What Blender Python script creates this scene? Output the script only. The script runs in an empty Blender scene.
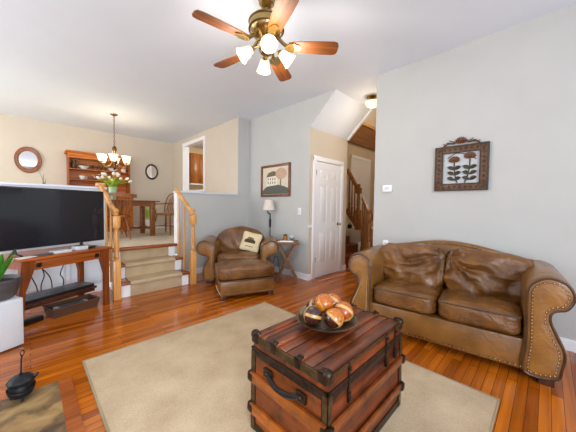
import bpy, bmesh, math, random
from mathutils import Vector, Matrix, noise
S = bpy.context.scene
COL = S.collection
PI = math.pi
rnd = random.Random(7)

# ------------------------------------------------------------------ camera
yaw, pitch, roll, CZ = 0.7862, -0.037, 0.0135, 1.2541
cy, sy, cp, sp, cr, sr = math.cos(yaw), math.sin(yaw), math.cos(pitch), math.sin(pitch), math.cos(roll), math.sin(roll)
R0, F0, U0 = Vector((cy, -sy, 0)), Vector((sy, cy, 0)), Vector((0, 0, 1))
FW = F0 * cp + U0 * sp
U1 = -F0 * sp + U0 * cp
RT = R0 * cr + U1 * sr
UP = -R0 * sr + U1 * cr
cd = bpy.data.cameras.new('camera')
cam = bpy.data.objects.new('camera', cd)
COL.objects.link(cam)
cd.sensor_fit = 'HORIZONTAL'
cd.sensor_width = 36
cd.lens = 260.626 / 576 * 36
cd.clip_start = 0.02
m = Matrix((RT, UP, -FW)).transposed().to_4x4()
m.translation = Vector((0, 0, CZ))
cam.matrix_world = m
S.camera = cam

# ------------------------------------------------------------------ world, exposure, daylight
w = bpy.data.worlds.new('world')
S.world = w
w.use_nodes = True
wn = w.node_tree.nodes['Background']
wn.inputs[0].default_value = (0.75, 0.87, 1.0, 1)
wn.inputs[1].default_value = 1.5
S.view_settings.view_transform = 'Standard'
S.view_settings.look = 'None'
S.view_settings.gamma = 1
S.view_settings.use_curve_mapping = False
S.view_settings.exposure = -0.2

def area(name, loc, direction, sx, sz, power, color=(1, 1, 1)):
    l = bpy.data.lights.new(name, 'AREA')
    l.shape = 'RECTANGLE'
    l.size, l.size_y = sx, sz
    l.energy = power
    l.color = color
    o = bpy.data.objects.new(name, l)
    COL.objects.link(o)
    o.location = loc
    o.rotation_euler = Vector(direction).to_track_quat('-Z', 'Z').to_euler()
    return o

def point(name, loc, power, color, r=0.05):
    l = bpy.data.lights.new(name, 'POINT')
    l.energy = power
    l.color = color
    l.shadow_soft_size = r
    o = bpy.data.objects.new(name, l)
    COL.objects.link(o)
    o.location = loc
    return o

DAY = (0.84, 0.92, 1.0)
# daylight through the three windows behind the camera and the dining room window, plus an added fill
area('daylight_window_back_a', (-0.9, -2.52, 1.55), (0, 1, 0.2), 1.9, 1.9, 215, DAY)
area('daylight_window_back_b', (2.0, -2.52, 1.55), (0, 1, 0.3), 1.9, 1.9, 22, DAY)
area('daylight_window_left', (-2.52, -0.6, 1.55), (1, 0, 0.3), 2.0, 1.9, 4, DAY)
area('added_fill_left_far', (-2.52, 3.3, 1.6), (1, 0, 0.25), 1.6, 1.8, 64, (0.93, 0.97, 1.0))  # unseen source added to brighten the picture wall and left ceiling
area('daylight_window_dining', (-2.52, 6.2, 1.95), (1, 0, 0), 2.2, 1.6, 78, (1, 0.95, 0.88))

# ------------------------------------------------------------------ materials
def lin(c):
    return tuple(((v / 255) / 12.92 if v / 255 <= .04045 else ((v / 255 + .055) / 1.055) ** 2.4) for v in c)

def new_mat(name):
    mt = bpy.data.materials.new(name)
    mt.use_nodes = True
    nt = mt.node_tree
    return mt, nt, nt.nodes['Principled BSDF']

def N(nt, typ, **kw):
    n = nt.nodes.new(typ)
    for k, v in kw.items():
        setattr(n, k, v)
    return n

def coords(nt, scale=(1, 1, 1), rot=(0, 0, 0)):
    tc = N(nt, 'ShaderNodeTexCoord')
    mp = N(nt, 'ShaderNodeMapping')
    mp.inputs['Scale'].default_value = scale
    mp.inputs['Rotation'].default_value = rot
    nt.links.new(tc.outputs['Object'], mp.inputs['Vector'])
    return mp.outputs['Vector']

def ramp(nt, fac, stops):
    r = N(nt, 'ShaderNodeValToRGB')
    e = r.color_ramp.elements
    while len(e) < len(stops):
        e.new(0.5)
    for el, (p, c) in zip(e, stops):
        el.position = p
        el.color = (*c, 1)
    nt.links.new(fac, r.inputs['Fac'])
    return r.outputs['Color']

def add_bump(nt, b, height, strength=.3, dist=.01):
    bp = N(nt, 'ShaderNodeBump')
    bp.inputs['Strength'].default_value = strength
    bp.inputs['Distance'].default_value = dist
    nt.links.new(height, bp.inputs['Height'])
    nt.links.new(bp.outputs['Normal'], b.inputs['Normal'])

def plain(name, c, rough=.5, metal=0, nz=0.06, nscale=20, bump=0, emis=0, emc=None, coat=0):
    mt, nt, b = new_mat(name)
    c = lin(c)
    n = N(nt, 'ShaderNodeTexNoise')
    n.inputs['Scale'].default_value = nscale
    nt.links.new(coords(nt), n.inputs['Vector'])
    lo = tuple(max(0, v * (1 - nz)) for v in c)
    hi = tuple(min(1, v * (1 + nz)) for v in c)
    nt.links.new(ramp(nt, n.outputs['Fac'], [(.3, lo), (.7, hi)]), b.inputs['Base Color'])
    b.inputs['Roughness'].default_value = rough
    b.inputs['Metallic'].default_value = metal
    b.inputs['Coat Weight'].default_value = coat
    if bump:
        add_bump(nt, b, n.outputs['Fac'], bump, .004)
    if emis:
        b.inputs['Emission Color'].default_value = (*lin(emc or (255, 255, 255)), 1)
        b.inputs['Emission Strength'].default_value = emis
    return mt

def wood(name, dark, light, rough=.3, axis=0, scale=1.0, coat=0.15, bump=.08, wear=0):
    mt, nt, b = new_mat(name)
    sc = [26 * scale] * 3
    sc[axis] = 1.6 * scale
    v = coords(nt, tuple(sc))
    n = N(nt, 'ShaderNodeTexNoise')
    n.inputs['Scale'].default_value = 1.0
    n.inputs['Detail'].default_value = 6
    n.inputs['Distortion'].default_value = .6
    nt.links.new(v, n.inputs['Vector'])
    d, l = lin(dark), lin(light)
    mid = tuple((a + c) / 2 for a, c in zip(d, l))
    colr = ramp(nt, n.outputs['Fac'], [(.28, d), (.5, mid), (.72, l)])
    if wear:
        w_ = N(nt, 'ShaderNodeTexNoise')
        w_.inputs['Scale'].default_value = 9
        w_.inputs['Detail'].default_value = 8
        w_.inputs['Roughness'].default_value = .7
        nt.links.new(coords(nt), w_.inputs['Vector'])
        wr = ramp(nt, w_.outputs['Fac'], [(.36, (1 - wear,) * 3), (.5, (1, 1, 1)), (.66, (1.0 + wear * .5,) * 3)])
        mx = N(nt, 'ShaderNodeMix', data_type='RGBA', blend_type='MULTIPLY')
        mx.inputs['Factor'].default_value = 1
        nt.links.new(colr, mx.inputs['A'])
        nt.links.new(wr, mx.inputs['B'])
        colr = mx.outputs['Result']
    nt.links.new(colr, b.inputs['Base Color'])
    b.inputs['Roughness'].default_value = rough
    b.inputs['Coat Weight'].default_value = coat
    b.inputs['Coat Roughness'].default_value = .15
    add_bump(nt, b, n.outputs['Fac'], bump, .002)
    return mt

def leather(name, dark, light, rough=.29, bump=.28):
    mt, nt, b = new_mat(name)
    v = coords(nt)
    n = N(nt, 'ShaderNodeTexNoise')
    n.inputs['Scale'].default_value = 5
    n.inputs['Detail'].default_value = 5
    nt.links.new(v, n.inputs['Vector'])
    nt.links.new(ramp(nt, n.outputs['Fac'], [(.3, lin(dark)), (.7, lin(light))]), b.inputs['Base Color'])
    b.inputs['Roughness'].default_value = rough
    b.inputs['Coat Weight'].default_value = .3
    b.inputs['Coat Roughness'].default_value = .2
    vo = N(nt, 'ShaderNodeTexVoronoi')
    vo.inputs['Scale'].default_value = 160
    nt.links.new(v, vo.inputs['Vector'])
    n2 = N(nt, 'ShaderNodeTexNoise')
    n2.inputs['Scale'].default_value = 14
    n2.inputs['Detail'].default_value = 6
    n2.inputs['Distortion'].default_value = 1.2
    nt.links.new(v, n2.inputs['Vector'])
    mx = N(nt, 'ShaderNodeMath', operation='MULTIPLY_ADD')
    nt.links.new(vo.outputs['Distance'], mx.inputs[0])
    mx.inputs[1].default_value = .12
    nt.links.new(n2.outputs['Fac'], mx.inputs[2])
    add_bump(nt, b, mx.outputs[0], bump, .025)
    return mt

def floor_mat():
    mt, nt, b = new_mat('cherry_strip_floor')
    v = coords(nt)
    br = N(nt, 'ShaderNodeTexBrick')
    br.offset = .37
    br.offset_frequency = 2
    br.inputs['Scale'].default_value = 1
    br.inputs['Brick Width'].default_value = .95
    br.inputs['Row Height'].default_value = .058
    br.inputs['Mortar Size'].default_value = .0013
    br.inputs['Mortar Smooth'].default_value = .1
    br.inputs['Bias'].default_value = 0
    br.inputs['Color1'].default_value = (*lin((156, 76, 12)), 1)
    br.inputs['Color2'].default_value = (*lin((216, 120, 26)), 1)
    br.inputs['Mortar'].default_value = (*lin((60, 26, 12)), 1)
    nt.links.new(v, br.inputs['Vector'])
    mp = coords(nt, (1.4, 30, 1))
    n = N(nt, 'ShaderNodeTexNoise')
    n.inputs['Scale'].default_value = 1
    n.inputs['Detail'].default_value = 6
    n.inputs['Distortion'].default_value = .5
    nt.links.new(mp, n.inputs['Vector'])
    g = ramp(nt, n.outputs['Fac'], [(.25, (.58, .55, .5)), (.75, (1.12, 1.1, 1.05))])
    mx = N(nt, 'ShaderNodeMix', data_type='RGBA', blend_type='MULTIPLY')
    mx.inputs['Factor'].default_value = 1
    nt.links.new(br.outputs['Color'], mx.inputs['A'])
    nt.links.new(g, mx.inputs['B'])
    nt.links.new(mx.outputs['Result'], b.inputs['Base Color'])
    b.inputs['Roughness'].default_value = .15
    b.inputs['Coat Weight'].default_value = .2
    b.inputs['Coat Roughness'].default_value = .08
    n2 = N(nt, 'ShaderNodeTexNoise')
    n2.inputs['Scale'].default_value = 9
    nt.links.new(v, n2.inputs['Vector'])
    md = N(nt, 'ShaderNodeMath', operation='MULTIPLY_ADD')
    nt.links.new(br.outputs['Fac'], md.inputs[0])
    md.inputs[1].default_value = -1.0
    nt.links.new(n2.outputs['Fac'], md.inputs[2])
    add_bump(nt, b, md.outputs[0], .12, .004)
    return mt

def carpet(name, c1, c2, scale=260, bump=.6, big=3.0):
    mt, nt, b = new_mat(name)
    v = coords(nt)
    n = N(nt, 'ShaderNodeTexNoise')
    n.inputs['Scale'].default_value = scale
    n.inputs['Detail'].default_value = 3
    nt.links.new(v, n.inputs['Vector'])
    n2 = N(nt, 'ShaderNodeTexNoise')
    n2.inputs['Scale'].default_value = big
    n2.inputs['Detail'].default_value = 5
    nt.links.new(v, n2.inputs['Vector'])
    ad = N(nt, 'ShaderNodeMath', operation='MULTIPLY_ADD')
    nt.links.new(n.outputs['Fac'], ad.inputs[0])
    ad.inputs[1].default_value = .45
    hf = N(nt, 'ShaderNodeMath', operation='MULTIPLY')
    nt.links.new(n2.outputs['Fac'], hf.inputs[0])
    hf.inputs[1].default_value = .55
    nt.links.new(hf.outputs[0], ad.inputs[2])
    nt.links.new(ramp(nt, ad.outputs[0], [(.35, lin(c1)), (.65, lin(c2))]), b.inputs['Base Color'])
    b.inputs['Roughness'].default_value = .95
    b.inputs['Specular IOR Level'].default_value = .1
    add_bump(nt, b, n.outputs['Fac'], bump, .006)
    return mt

def stone_mat():
    mt, nt, b = new_mat('slate_hearth')
    v = coords(nt)
    n = N(nt, 'ShaderNodeTexNoise')
    n.inputs['Scale'].default_value = 3.2
    n.inputs['Detail'].default_value = 8
    n.inputs['Distortion'].default_value = 1.5
    nt.links.new(v, n.inputs['Vector'])
    nt.links.new(ramp(nt, n.outputs['Fac'], [(.34, lin((62, 54, 48))), (.44, lin((120, 96, 66))), (.52, lin((158, 124, 76))), (.7, lin((184, 156, 108)))]), b.inputs['Base Color'])
    n3 = N(nt, 'ShaderNodeTexNoise')
    n3.inputs['Scale'].default_value = 2.1
    n3.inputs['Detail'].default_value = 5
    nt.links.new(v, n3.inputs['Vector'])
    vein = ramp(nt, n3.outputs['Fac'], [(.44, (1, 1, 1)), (.49, (.42, .40, .40)), (.52, (.5, .48, .47)), (.58, (1, 1, 1))])
    mx = N(nt, 'ShaderNodeMix', data_type='RGBA', blend_type='MULTIPLY')
    mx.inputs['Factor'].default_value = 1
    nt.links.new(b.inputs['Base Color'].links[0].from_socket, mx.inputs['A'])
    nt.links.new(vein, mx.inputs['B'])
    nt.links.new(mx.outputs['Result'], b.inputs['Base Color'])
    b.inputs['Roughness'].default_value = .5
    add_bump(nt, b, n.outputs['Fac'], .5, .01)
    return mt

def ball_mat(name, ca, cb, band, bw=.16):
    mt, nt, b = new_mat(name)
    tc = N(nt, 'ShaderNodeTexCoord')
    sx = N(nt, 'ShaderNodeSeparateXYZ')
    nt.links.new(tc.outputs['Object'], sx.inputs[0])
    def absless(out, t):
        a = N(nt, 'ShaderNodeMath', operation='ABSOLUTE')
        nt.links.new(out, a.inputs[0])
        l = N(nt, 'ShaderNodeMath', operation='LESS_THAN')
        nt.links.new(a.outputs[0], l.inputs[0])
        l.inputs[1].default_value = t
        return l.outputs[0]
    mxm = N(nt, 'ShaderNodeMath', operation='MAXIMUM')
    nt.links.new(absless(sx.outputs[0], bw * .052), mxm.inputs[0])
    nt.links.new(absless(sx.outputs[2], bw * .052), mxm.inputs[1])
    pr_ = N(nt, 'ShaderNodeMath', operation='MULTIPLY')
    nt.links.new(sx.outputs[0], pr_.inputs[0])
    nt.links.new(sx.outputs[2], pr_.inputs[1])
    sg = N(nt, 'ShaderNodeMath', operation='GREATER_THAN')
    nt.links.new(pr_.outputs[0], sg.inputs[0])
    sg.inputs[1].default_value = 0
    n = N(nt, 'ShaderNodeTexNoise')
    n.inputs['Scale'].default_value = 40
    n.inputs['Detail'].default_value = 5
    nt.links.new(coords(nt, (1, 4, 1)), n.inputs['Vector'])
    def tone(c):
        c = lin(c)
        return ramp(nt, n.outputs['Fac'], [(.3, tuple(v * .65 for v in c)), (.7, tuple(min(1, v * 1.2) for v in c))])
    m1 = N(nt, 'ShaderNodeMix', data_type='RGBA')
    nt.links.new(sg.outputs[0], m1.inputs['Factor'])
    nt.links.new(tone(ca), m1.inputs['A'])
    nt.links.new(tone(cb), m1.inputs['B'])
    m2 = N(nt, 'ShaderNodeMix', data_type='RGBA')
    nt.links.new(mxm.outputs[0], m2.inputs['Factor'])
    nt.links.new(m1.outputs['Result'], m2.inputs['A'])
    nt.links.new(tone(band), m2.inputs['B'])
    nt.links.new(m2.outputs['Result'], b.inputs['Base Color'])
    b.inputs['Roughness'].default_value = .22
    b.inputs['Coat Weight'].default_value = .6
    return mt

def weave_mat():
    mt, nt, b = new_mat('dark_wicker')
    v = coords(nt)
    wv = N(nt, 'ShaderNodeTexChecker')
    wv.inputs['Scale'].default_value = 70
    wv.inputs['Color1'].default_value = (*lin((54, 36, 26)), 1)
    wv.inputs['Color2'].default_value = (*lin((112, 78, 54)), 1)
    nt.links.new(v, wv.inputs['Vector'])
    nt.links.new(wv.outputs['Color'], b.inputs['Base Color'])
    b.inputs['Roughness'].default_value = .5
    add_bump(nt, b, wv.outputs['Fac'], .6, .006)
    return mt

def glass_mat(name, c=(1, 1, 1), rough=.02, alpha_mix=None):
    mt, nt, b = new_mat(name)
    n = N(nt, 'ShaderNodeTexNoise')
    n.inputs['Scale'].default_value = 5
    nt.links.new(coords(nt), n.inputs['Vector'])
    nt.links.new(ramp(nt, n.outputs['Fac'], [(.3, tuple(v * .97 for v in c)), (.7, c)]), b.inputs['Base Color'])
    b.inputs['Transmission Weight'].default_value = 1
    b.inputs['Roughness'].default_value = rough
    b.inputs['IOR'].default_value = 1.2
    return mt

M = dict(
    floor=floor_mat(), slate=stone_mat(),
    wall=plain('pale_grey_paint', (194, 194, 191), .75, nz=.02, nscale=3),
    walld=plain('warm_beige_paint', (210, 198, 182), .75, nz=.02, nscale=3),
    wallf=plain('foyer_tan_paint', (206, 190, 166), .75, nz=.02, nscale=3),
    ceil=plain('white_ceiling_paint', (230, 238, 248), .85, nz=.01, nscale=3),
    white=plain('white_gloss_trim', (246, 247, 250), .35, nz=.01),
    wains=plain('white_wainscot', (222, 226, 232), .5, nz=.01),
    cap=plain('white_wall_cap', (214, 222, 236), .3, nz=.01),
    carpet=carpet('tan_stair_carpet', (168, 146, 114), (208, 186, 152), 220, .6),
    dcarpet=carpet('cream_carpet', (196, 182, 158), (226, 214, 192), 220, .5),
    rug=carpet('beige_rug_pile', (184, 158, 126), (216, 195, 164), 190, .7, 4),
    rugedge=carpet('rug_binding', (150, 134, 106), (180, 164, 134), 190, .4),
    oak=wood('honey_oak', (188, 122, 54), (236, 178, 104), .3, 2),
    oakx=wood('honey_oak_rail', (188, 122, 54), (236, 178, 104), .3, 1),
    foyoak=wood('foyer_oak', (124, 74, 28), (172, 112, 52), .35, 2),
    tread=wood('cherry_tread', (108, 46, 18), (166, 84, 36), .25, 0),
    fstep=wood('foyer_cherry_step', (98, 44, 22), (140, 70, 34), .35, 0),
    tvw=wood('mission_oak', (120, 56, 16), (186, 98, 34), .28, 0),
    tvleg=wood('mission_oak_leg', (92, 42, 14), (150, 76, 28), .3, 2),
    hutch=wood('hutch_pine', (150, 74, 6), (220, 124, 26), .45, 0, 1, 0),
    hutchv=wood('hutch_pine_upright', (118, 56, 8), (180, 96, 22), .45, 2, 1, 0),
    dine=wood('dining_oak', (96, 50, 16), (156, 90, 36), .3, 0),
    chairw=wood('windsor_oak', (100, 52, 12), (176, 100, 34), .3, 2),
    cab=wood('kitchen_oak', (150, 84, 24), (198, 124, 50), .35, 2),
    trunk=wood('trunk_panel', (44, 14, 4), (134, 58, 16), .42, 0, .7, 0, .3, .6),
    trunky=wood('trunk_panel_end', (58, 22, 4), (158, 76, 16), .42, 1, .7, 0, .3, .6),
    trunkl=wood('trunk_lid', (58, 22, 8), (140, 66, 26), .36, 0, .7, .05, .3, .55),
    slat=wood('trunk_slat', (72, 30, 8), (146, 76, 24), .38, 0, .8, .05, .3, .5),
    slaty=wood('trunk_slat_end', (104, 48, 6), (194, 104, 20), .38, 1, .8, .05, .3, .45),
    tmetal=plain('aged_dark_iron', (60, 46, 36), .42, .75, .35, 30, .3),
    tbrass=plain('aged_brass_edge', (84, 64, 38), .4, .6, .4, 30, .3),
    iron=plain('black_cast_iron', (34, 35, 38), .45, .5, .3, 40, .25),
    blk=plain('black_plastic', (20, 20, 22), .35),
    blkl=plain('black_leather_strap', (24, 20, 20), .3, 0, .3),
    leather=leather('tan_leather', (106, 68, 26), (146, 99, 44)),
    leath2=leather('tan_leather_panel', (118, 76, 28), (160, 110, 50), .28),
    cush=leather('brown_leather_cushion', (84, 50, 16), (134, 86, 34), .24, .6),
    welt=leather('leather_welt', (58, 36, 14), (84, 54, 24), .4),
    nail=plain('antique_nail', (178, 146, 110), .25, 1, .1),
    foot=wood('dark_wood_foot', (48, 24, 12), (86, 44, 22), .3, 2),
    canvas=plain('cream_canvas', (226, 208, 168), .9, 0, .06, 60, .2),
    print=plain('brown_print', (74, 58, 44), .9),
    print2=plain('tan_print', (140, 112, 80), .9),
    brass=plain('antique_brass', (176, 150, 96), .25, 1, .1),
    brassd=plain('dark_bronze', (96, 72, 46), .35, .9, .15),
    fanw=wood('fan_blade_oak', (70, 32, 8), (168, 96, 32), .55, 0, 1, 0),
    shade=plain('frosted_shade', (255, 240, 215), .5, emis=1.1, emc=(255, 222, 168)),
    cshade=plain('chandelier_shade', (255, 244, 225), .5, emis=1.4, emc=(255, 228, 180)),
    bulb=plain('lit_bulb', (255, 245, 230), .4, emis=4, emc=(255, 235, 200)),
    linen=plain('linen_lampshade', (226, 212, 202), .9, 0, .04, 60),
    glassw=glass_mat('clear_glass'),
    amber=plain('amber_candle', (150, 104, 30), .25, 0, .1, coat=.5),
    porcelain=plain('white_porcelain', (240, 238, 232), .2),
    screen=plain('tv_screen', (30, 34, 42), .12, nz=.02, coat=.3),
    bezel=plain('tv_bezel', (14, 14, 16), .3),
    silver=plain('mirror_silver', (235, 238, 240), .02, 1, 0.005),
    mframe=wood('mirror_oak', (104, 56, 24), (160, 94, 46), .35, 0),
    mdark=plain('dark_mirror_frame', (58, 38, 28), .35, 0, .2),
    artf=wood('carved_frame', (66, 38, 20), (120, 74, 42), .45, 0, 1, 0, .3),
    artb=plain('relief_ground', (190, 194, 196), .6, 0, .03),
    artm=plain('relief_brown', (110, 66, 42), .5, .1, .3, 60, .3),
    artd=plain('relief_stem', (64, 56, 44), .5, .2, .2),
    pic_f=wood('walnut_frame', (84, 46, 24), (132, 80, 46), .3, 0),
    p_sky=plain('print_cream', (214, 206, 184), .35, 0, .08, 30),
    p_house=plain('print_white', (228, 222, 204), .35),
    p_roof=plain('print_brown', (104, 84, 66), .35),
    p_tree=plain('print_rust', (196, 158, 136), .35, 0, .3, 60),
    p_hill=plain('print_slate', (84, 88, 84), .35, 0, .3, 60),
    p_win=plain('print_window', (120, 104, 84), .35),
    pot=plain('grey_ceramic', (76, 74, 76), .4, 0, .15, 15, .1),
    soil=plain('potting_soil', (46, 34, 26), .95, 0, .4, 60, .6),
    leaf=plain('bright_leaf', (70, 140, 44), .35, 0, .3, 14),
    leaf2=plain('spring_leaf', (164, 200, 56), .45, 0, .22, 18),
    leafd=plain('dusky_leaf', (92, 112, 66), .5, 0, .25, 18),
    tulip=plain('white_tulip', (246, 238, 226), .5, 0, .03),
    tulipp=plain('blush_tulip', (242, 214, 200), .5, 0, .05),
    vase=plain('pale_green_vase', (176, 214, 172), .15, 0, .1, coat=.4),
    wicker=weave_mat(),
    paper=plain('white_paper', (226, 224, 220), .8),
    speaker=plain('white_speaker_cloth', (216, 220, 226), .8, 0, .03, 200, .2),
    dgrey=plain('dark_grey_plastic', (84, 86, 90), .4),
    lgrey=plain('pale_grey_plastic', (212, 216, 220), .35),
    bowl=plain('pewter_bowl', (92, 72, 50), .3, .6, .25, 25, .2),
    rope=plain('side_table_wood', (126, 84, 48), .5, 0, .3, 40),
    beige=plain('kitchen_backsplash', (236, 214, 176), .6, 0, .05),
    panelb=wood('brown_stair_panel', (104, 60, 24), (146, 92, 42), .4, 0),
    pane=glass_mat('window_glass'),
)
BALLS = [ball_mat('ball_walnut', (62, 28, 20), (70, 34, 22), (206, 156, 90), .16),
         ball_mat('ball_amber', (190, 100, 20), (200, 116, 30), (214, 150, 60), .08),
         ball_mat('ball_mixed', (196, 112, 28), (70, 30, 16), (214, 166, 98), .15),
         ball_mat('ball_orange', (190, 96, 22), (176, 82, 18), (220, 176, 110), .17),
         ball_mat('ball_olive', (104, 96, 56), (120, 106, 62), (150, 128, 80), .1)]

# ------------------------------------------------------------------ mesh helpers
class MB:
    def __init__(s):
        s.v, s.f, s.mi, s.cur = [], [], [], 0
    def add(s, vs, fs):
        o = len(s.v)
        s.v += [tuple(p) for p in vs]
        s.f += [tuple(i + o for i in f) for f in fs]
        s.mi += [s.cur] * len(fs)
        return s
    def box(s, x0, x1, y0, y1, z0, z1, bev=0, M4=None):
        bm = bmesh.new()
        bmesh.ops.create_cube(bm, size=1)
        bmesh.ops.scale(bm, vec=(abs(x1 - x0), abs(y1 - y0), abs(z1 - z0)), verts=bm.verts)
        bmesh.ops.translate(bm, vec=((x0 + x1) / 2, (y0 + y1) / 2, (z0 + z1) / 2), verts=bm.verts)
        if bev:
            bmesh.ops.bevel(bm, geom=bm.edges[:], offset=bev, segments=2, profile=.5, affect='EDGES')
        if M4 is not None:
            bmesh.ops.transform(bm, matrix=M4, verts=bm.verts)
        bm.verts.index_update()
        s.add([v.co for v in bm.verts], [[v.index for v in f.verts] for f in bm.faces])
        bm.free()
        return s
    def lathe(s, prof, seg=24, M4=None, cap=True):
        vs, fs = [], []
        for r, z in prof:
            for k in range(seg):
                a = 2 * PI * k / seg
                vs.append(Vector((r * math.cos(a), r * math.sin(a), z)))
        for i in range(len(prof) - 1):
            for k in range(seg):
                k2 = (k + 1) % seg
                fs.append((i * seg + k, i * seg + k2, (i + 1) * seg + k2, (i + 1) * seg + k))
        if cap:
            fs.append(tuple(range(seg))[::-1])
            fs.append(tuple((len(prof) - 1) * seg + k for k in range(seg)))
        if M4 is not None:
            vs = [M4 @ p for p in vs]
        return s.add(vs, fs)
    def tube(s, pts, r, seg=8, closed=False):
        pts = [Vector(p) for p in pts]
        n = len(pts)
        rs = r if isinstance(r, (list, tuple)) else [r] * n
        vs, fs = [], []
        prev = None
        for i, p in enumerate(pts):
            if closed:
                t = pts[(i + 1) % n] - pts[i - 1]
            else:
                t = pts[min(i + 1, n - 1)] - pts[max(i - 1, 0)]
            t.normalize()
            if prev is None:
                a = Vector((0, 0, 1)) if abs(t.z) < .9 else Vector((1, 0, 0))
                u = t.cross(a).normalized()
            else:
                u = (prev - t * prev.dot(t)).normalized()
            prev = u
            q = t.cross(u)
            for k in range(seg):
                a = 2 * PI * k / seg
                vs.append(p + (u * math.cos(a) + q * math.sin(a)) * rs[i])
        for i in range(n if closed else n - 1):
            j = (i + 1) % n
            for k in range(seg):
                k2 = (k + 1) % seg
                fs.append((i * seg + k, i * seg + k2, j * seg + k2, j * seg + k))
        if not closed:
            fs.append(tuple(range(seg))[::-1])
            fs.append(tuple((n - 1) * seg + k for k in range(seg)))
        return s.add(vs, fs)
    def prism(s, prof, a0, a1, axis='y', rnd_=0, M4=None, steps=3):
        """closed 2D profile (p,q) extruded along an axis, with rounded ends"""
        n = len(prof)
        nor = []
        area2 = sum(prof[i][0] * prof[(i + 1) % n][1] - prof[(i + 1) % n][0] * prof[i][1] for i in range(n))
        sg = 1 if area2 > 0 else -1
        for i in range(n):
            dx = prof[(i + 1) % n][0] - prof[i - 1][0]
            dy = prof[(i + 1) % n][1] - prof[i - 1][1]
            l = math.hypot(dx, dy) or 1
            nor.append((-dy / l * sg, dx / l * sg))
        rings = []
        if rnd_:
            for k in range(steps + 1):
                a = PI / 2 * k / steps
                rings.append((a0 + rnd_ * (1 - math.sin(a)), rnd_ * (1 - math.cos(a))))
            fr = [(y, ins) for y, ins in rings][::-1]
            rings = [(a0 + rnd_ * (1 - math.cos(PI / 2 * k / steps)), rnd_ * (1 - math.sin(PI / 2 * k / steps))) for k in range(steps + 1)]
            rings += [(a1 - rnd_ * (1 - math.cos(PI / 2 * k / steps)), rnd_ * (1 - math.sin(PI / 2 * k / steps))) for k in range(steps, -1, -1)]
        else:
            rings = [(a0, 0), (a1, 0)]
        vs, fs = [], []
        for a, ins in rings:
            for i in range(n):
                p = prof[i][0] + nor[i][0] * ins
                q = prof[i][1] + nor[i][1] * ins
                if axis == 'y':
                    vs.append(Vector((p, a, q)))
                elif axis == 'x':
                    vs.append(Vector((a, p, q)))
                else:
                    vs.append(Vector((p, q, a)))
        for r_ in range(len(rings) - 1):
            for i in range(n):
                j = (i + 1) % n
                fs.append((r_ * n + i, r_ * n + j, (r_ + 1) * n + j, (r_ + 1) * n + i))
        fs.append(tuple(range(n))[::-1])
        fs.append(tuple((len(rings) - 1) * n + i for i in range(n)))
        if M4 is not None:
            vs = [M4 @ v for v in vs]
        return s.add(vs, fs)
    def cushion(s, c, size, n=5, res=14, fn=None, M4=None):
        bm = bmesh.new()
        bmesh.ops.create_cube(bm, size=2)
        bmesh.ops.subdivide_edges(bm, edges=bm.edges[:], cuts=res, use_grid_fill=True)
        for v in bm.verts:
            p = v.co
            L = (abs(p.x) ** n + abs(p.y) ** n + abs(p.z) ** n) ** (1 / n)
            q = p * (1 / L)
            w_ = Vector((q.x * size[0] / 2, q.y * size[1] / 2, q.z * size[2] / 2))
            if fn:
                w_ = fn(w_, q)
            v.co = w_ + Vector(c)
        if M4 is not None:
            bmesh.ops.transform(bm, matrix=M4, verts=bm.verts)
        bm.verts.index_update()
        s.add([v.co for v in bm.verts], [[v.index for v in f.verts] for f in bm.faces])
        bm.free()
        return s
    def ball(s, c, r, seg=12, rings=8, sc=(1, 1, 1), M4=None):
        vs, fs = [], []
        for i in range(1, rings):
            t = PI * i / rings
            for k in range(seg):
                a = 2 * PI * k / seg
                vs.append(Vector((r * sc[0] * math.sin(t) * math.cos(a), r * sc[1] * math.sin(t) * math.sin(a), r * sc[2] * math.cos(t))))
        top, bot = len(vs), len(vs) + 1
        vs += [Vector((0, 0, r * sc[2])), Vector((0, 0, -r * sc[2]))]
        for i in range(rings - 2):
            for k in range(seg):
                k2 = (k + 1) % seg
                fs.append((i * seg + k, (i + 1) * seg + k, (i + 1) * seg + k2, i * seg + k2))
        for k in range(seg):
            k2 = (k + 1) % seg
            fs.append((top, k, k2))
            fs.append((bot, (rings - 2) * seg + k2, (rings - 2) * seg + k))
        if M4 is not None:
            vs = [M4 @ v for v in vs]
        return s.add([v + Vector(c) for v in vs], fs)
    def leaf(s, base, tip, width, bend=(0, 0, 0), seg=8, fold=.25, side=None):
        b, t = Vector(base), Vector(tip)
        mid = (b + t) / 2 + Vector(bend)
        d = (t - b).normalized()
        sd = Vector(side) if side else d.cross(Vector((0, 0, 1)))
        if sd.length < .01:
            sd = Vector((1, 0, 0))
        sd.normalize()
        nn = sd.cross(d).normalized()
        vs, fs = [], []
        for i in range(seg + 1):
            u = i / seg
            p = b * (1 - u) ** 2 + mid * 2 * u * (1 - u) + t * u ** 2
            wd = width / 2 * (math.sin(PI * min(1, u * .93 + .07)) ** .8)
            vs += [p - sd * wd + nn * wd * fold, p, p + sd * wd + nn * wd * fold, p - nn * .002]
        for i in range(seg):
            a, c_ = i * 4, (i + 1) * 4
            fs += [(a, a + 1, c_ + 1, c_), (a + 1, a + 2, c_ + 2, c_ + 1), (a + 2, a + 3, c_ + 3, c_ + 2), (a + 3, a, c_, c_ + 3)]
        return s.add(vs, fs)
    def torus(s, R, r, seg=32, rs=8, M4=None, sx=1, sy=1):
        pts = [Vector((R * sx * math.cos(2 * PI * k / seg), R * sy * math.sin(2 * PI * k / seg), 0)) for k in range(seg)]
        o = len(s.v)
        s.tube(pts, r, rs, True)
        if M4 is not None:
            s.v[o:] = [tuple(M4 @ Vector(p)) for p in s.v[o:]]
        return s

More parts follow.
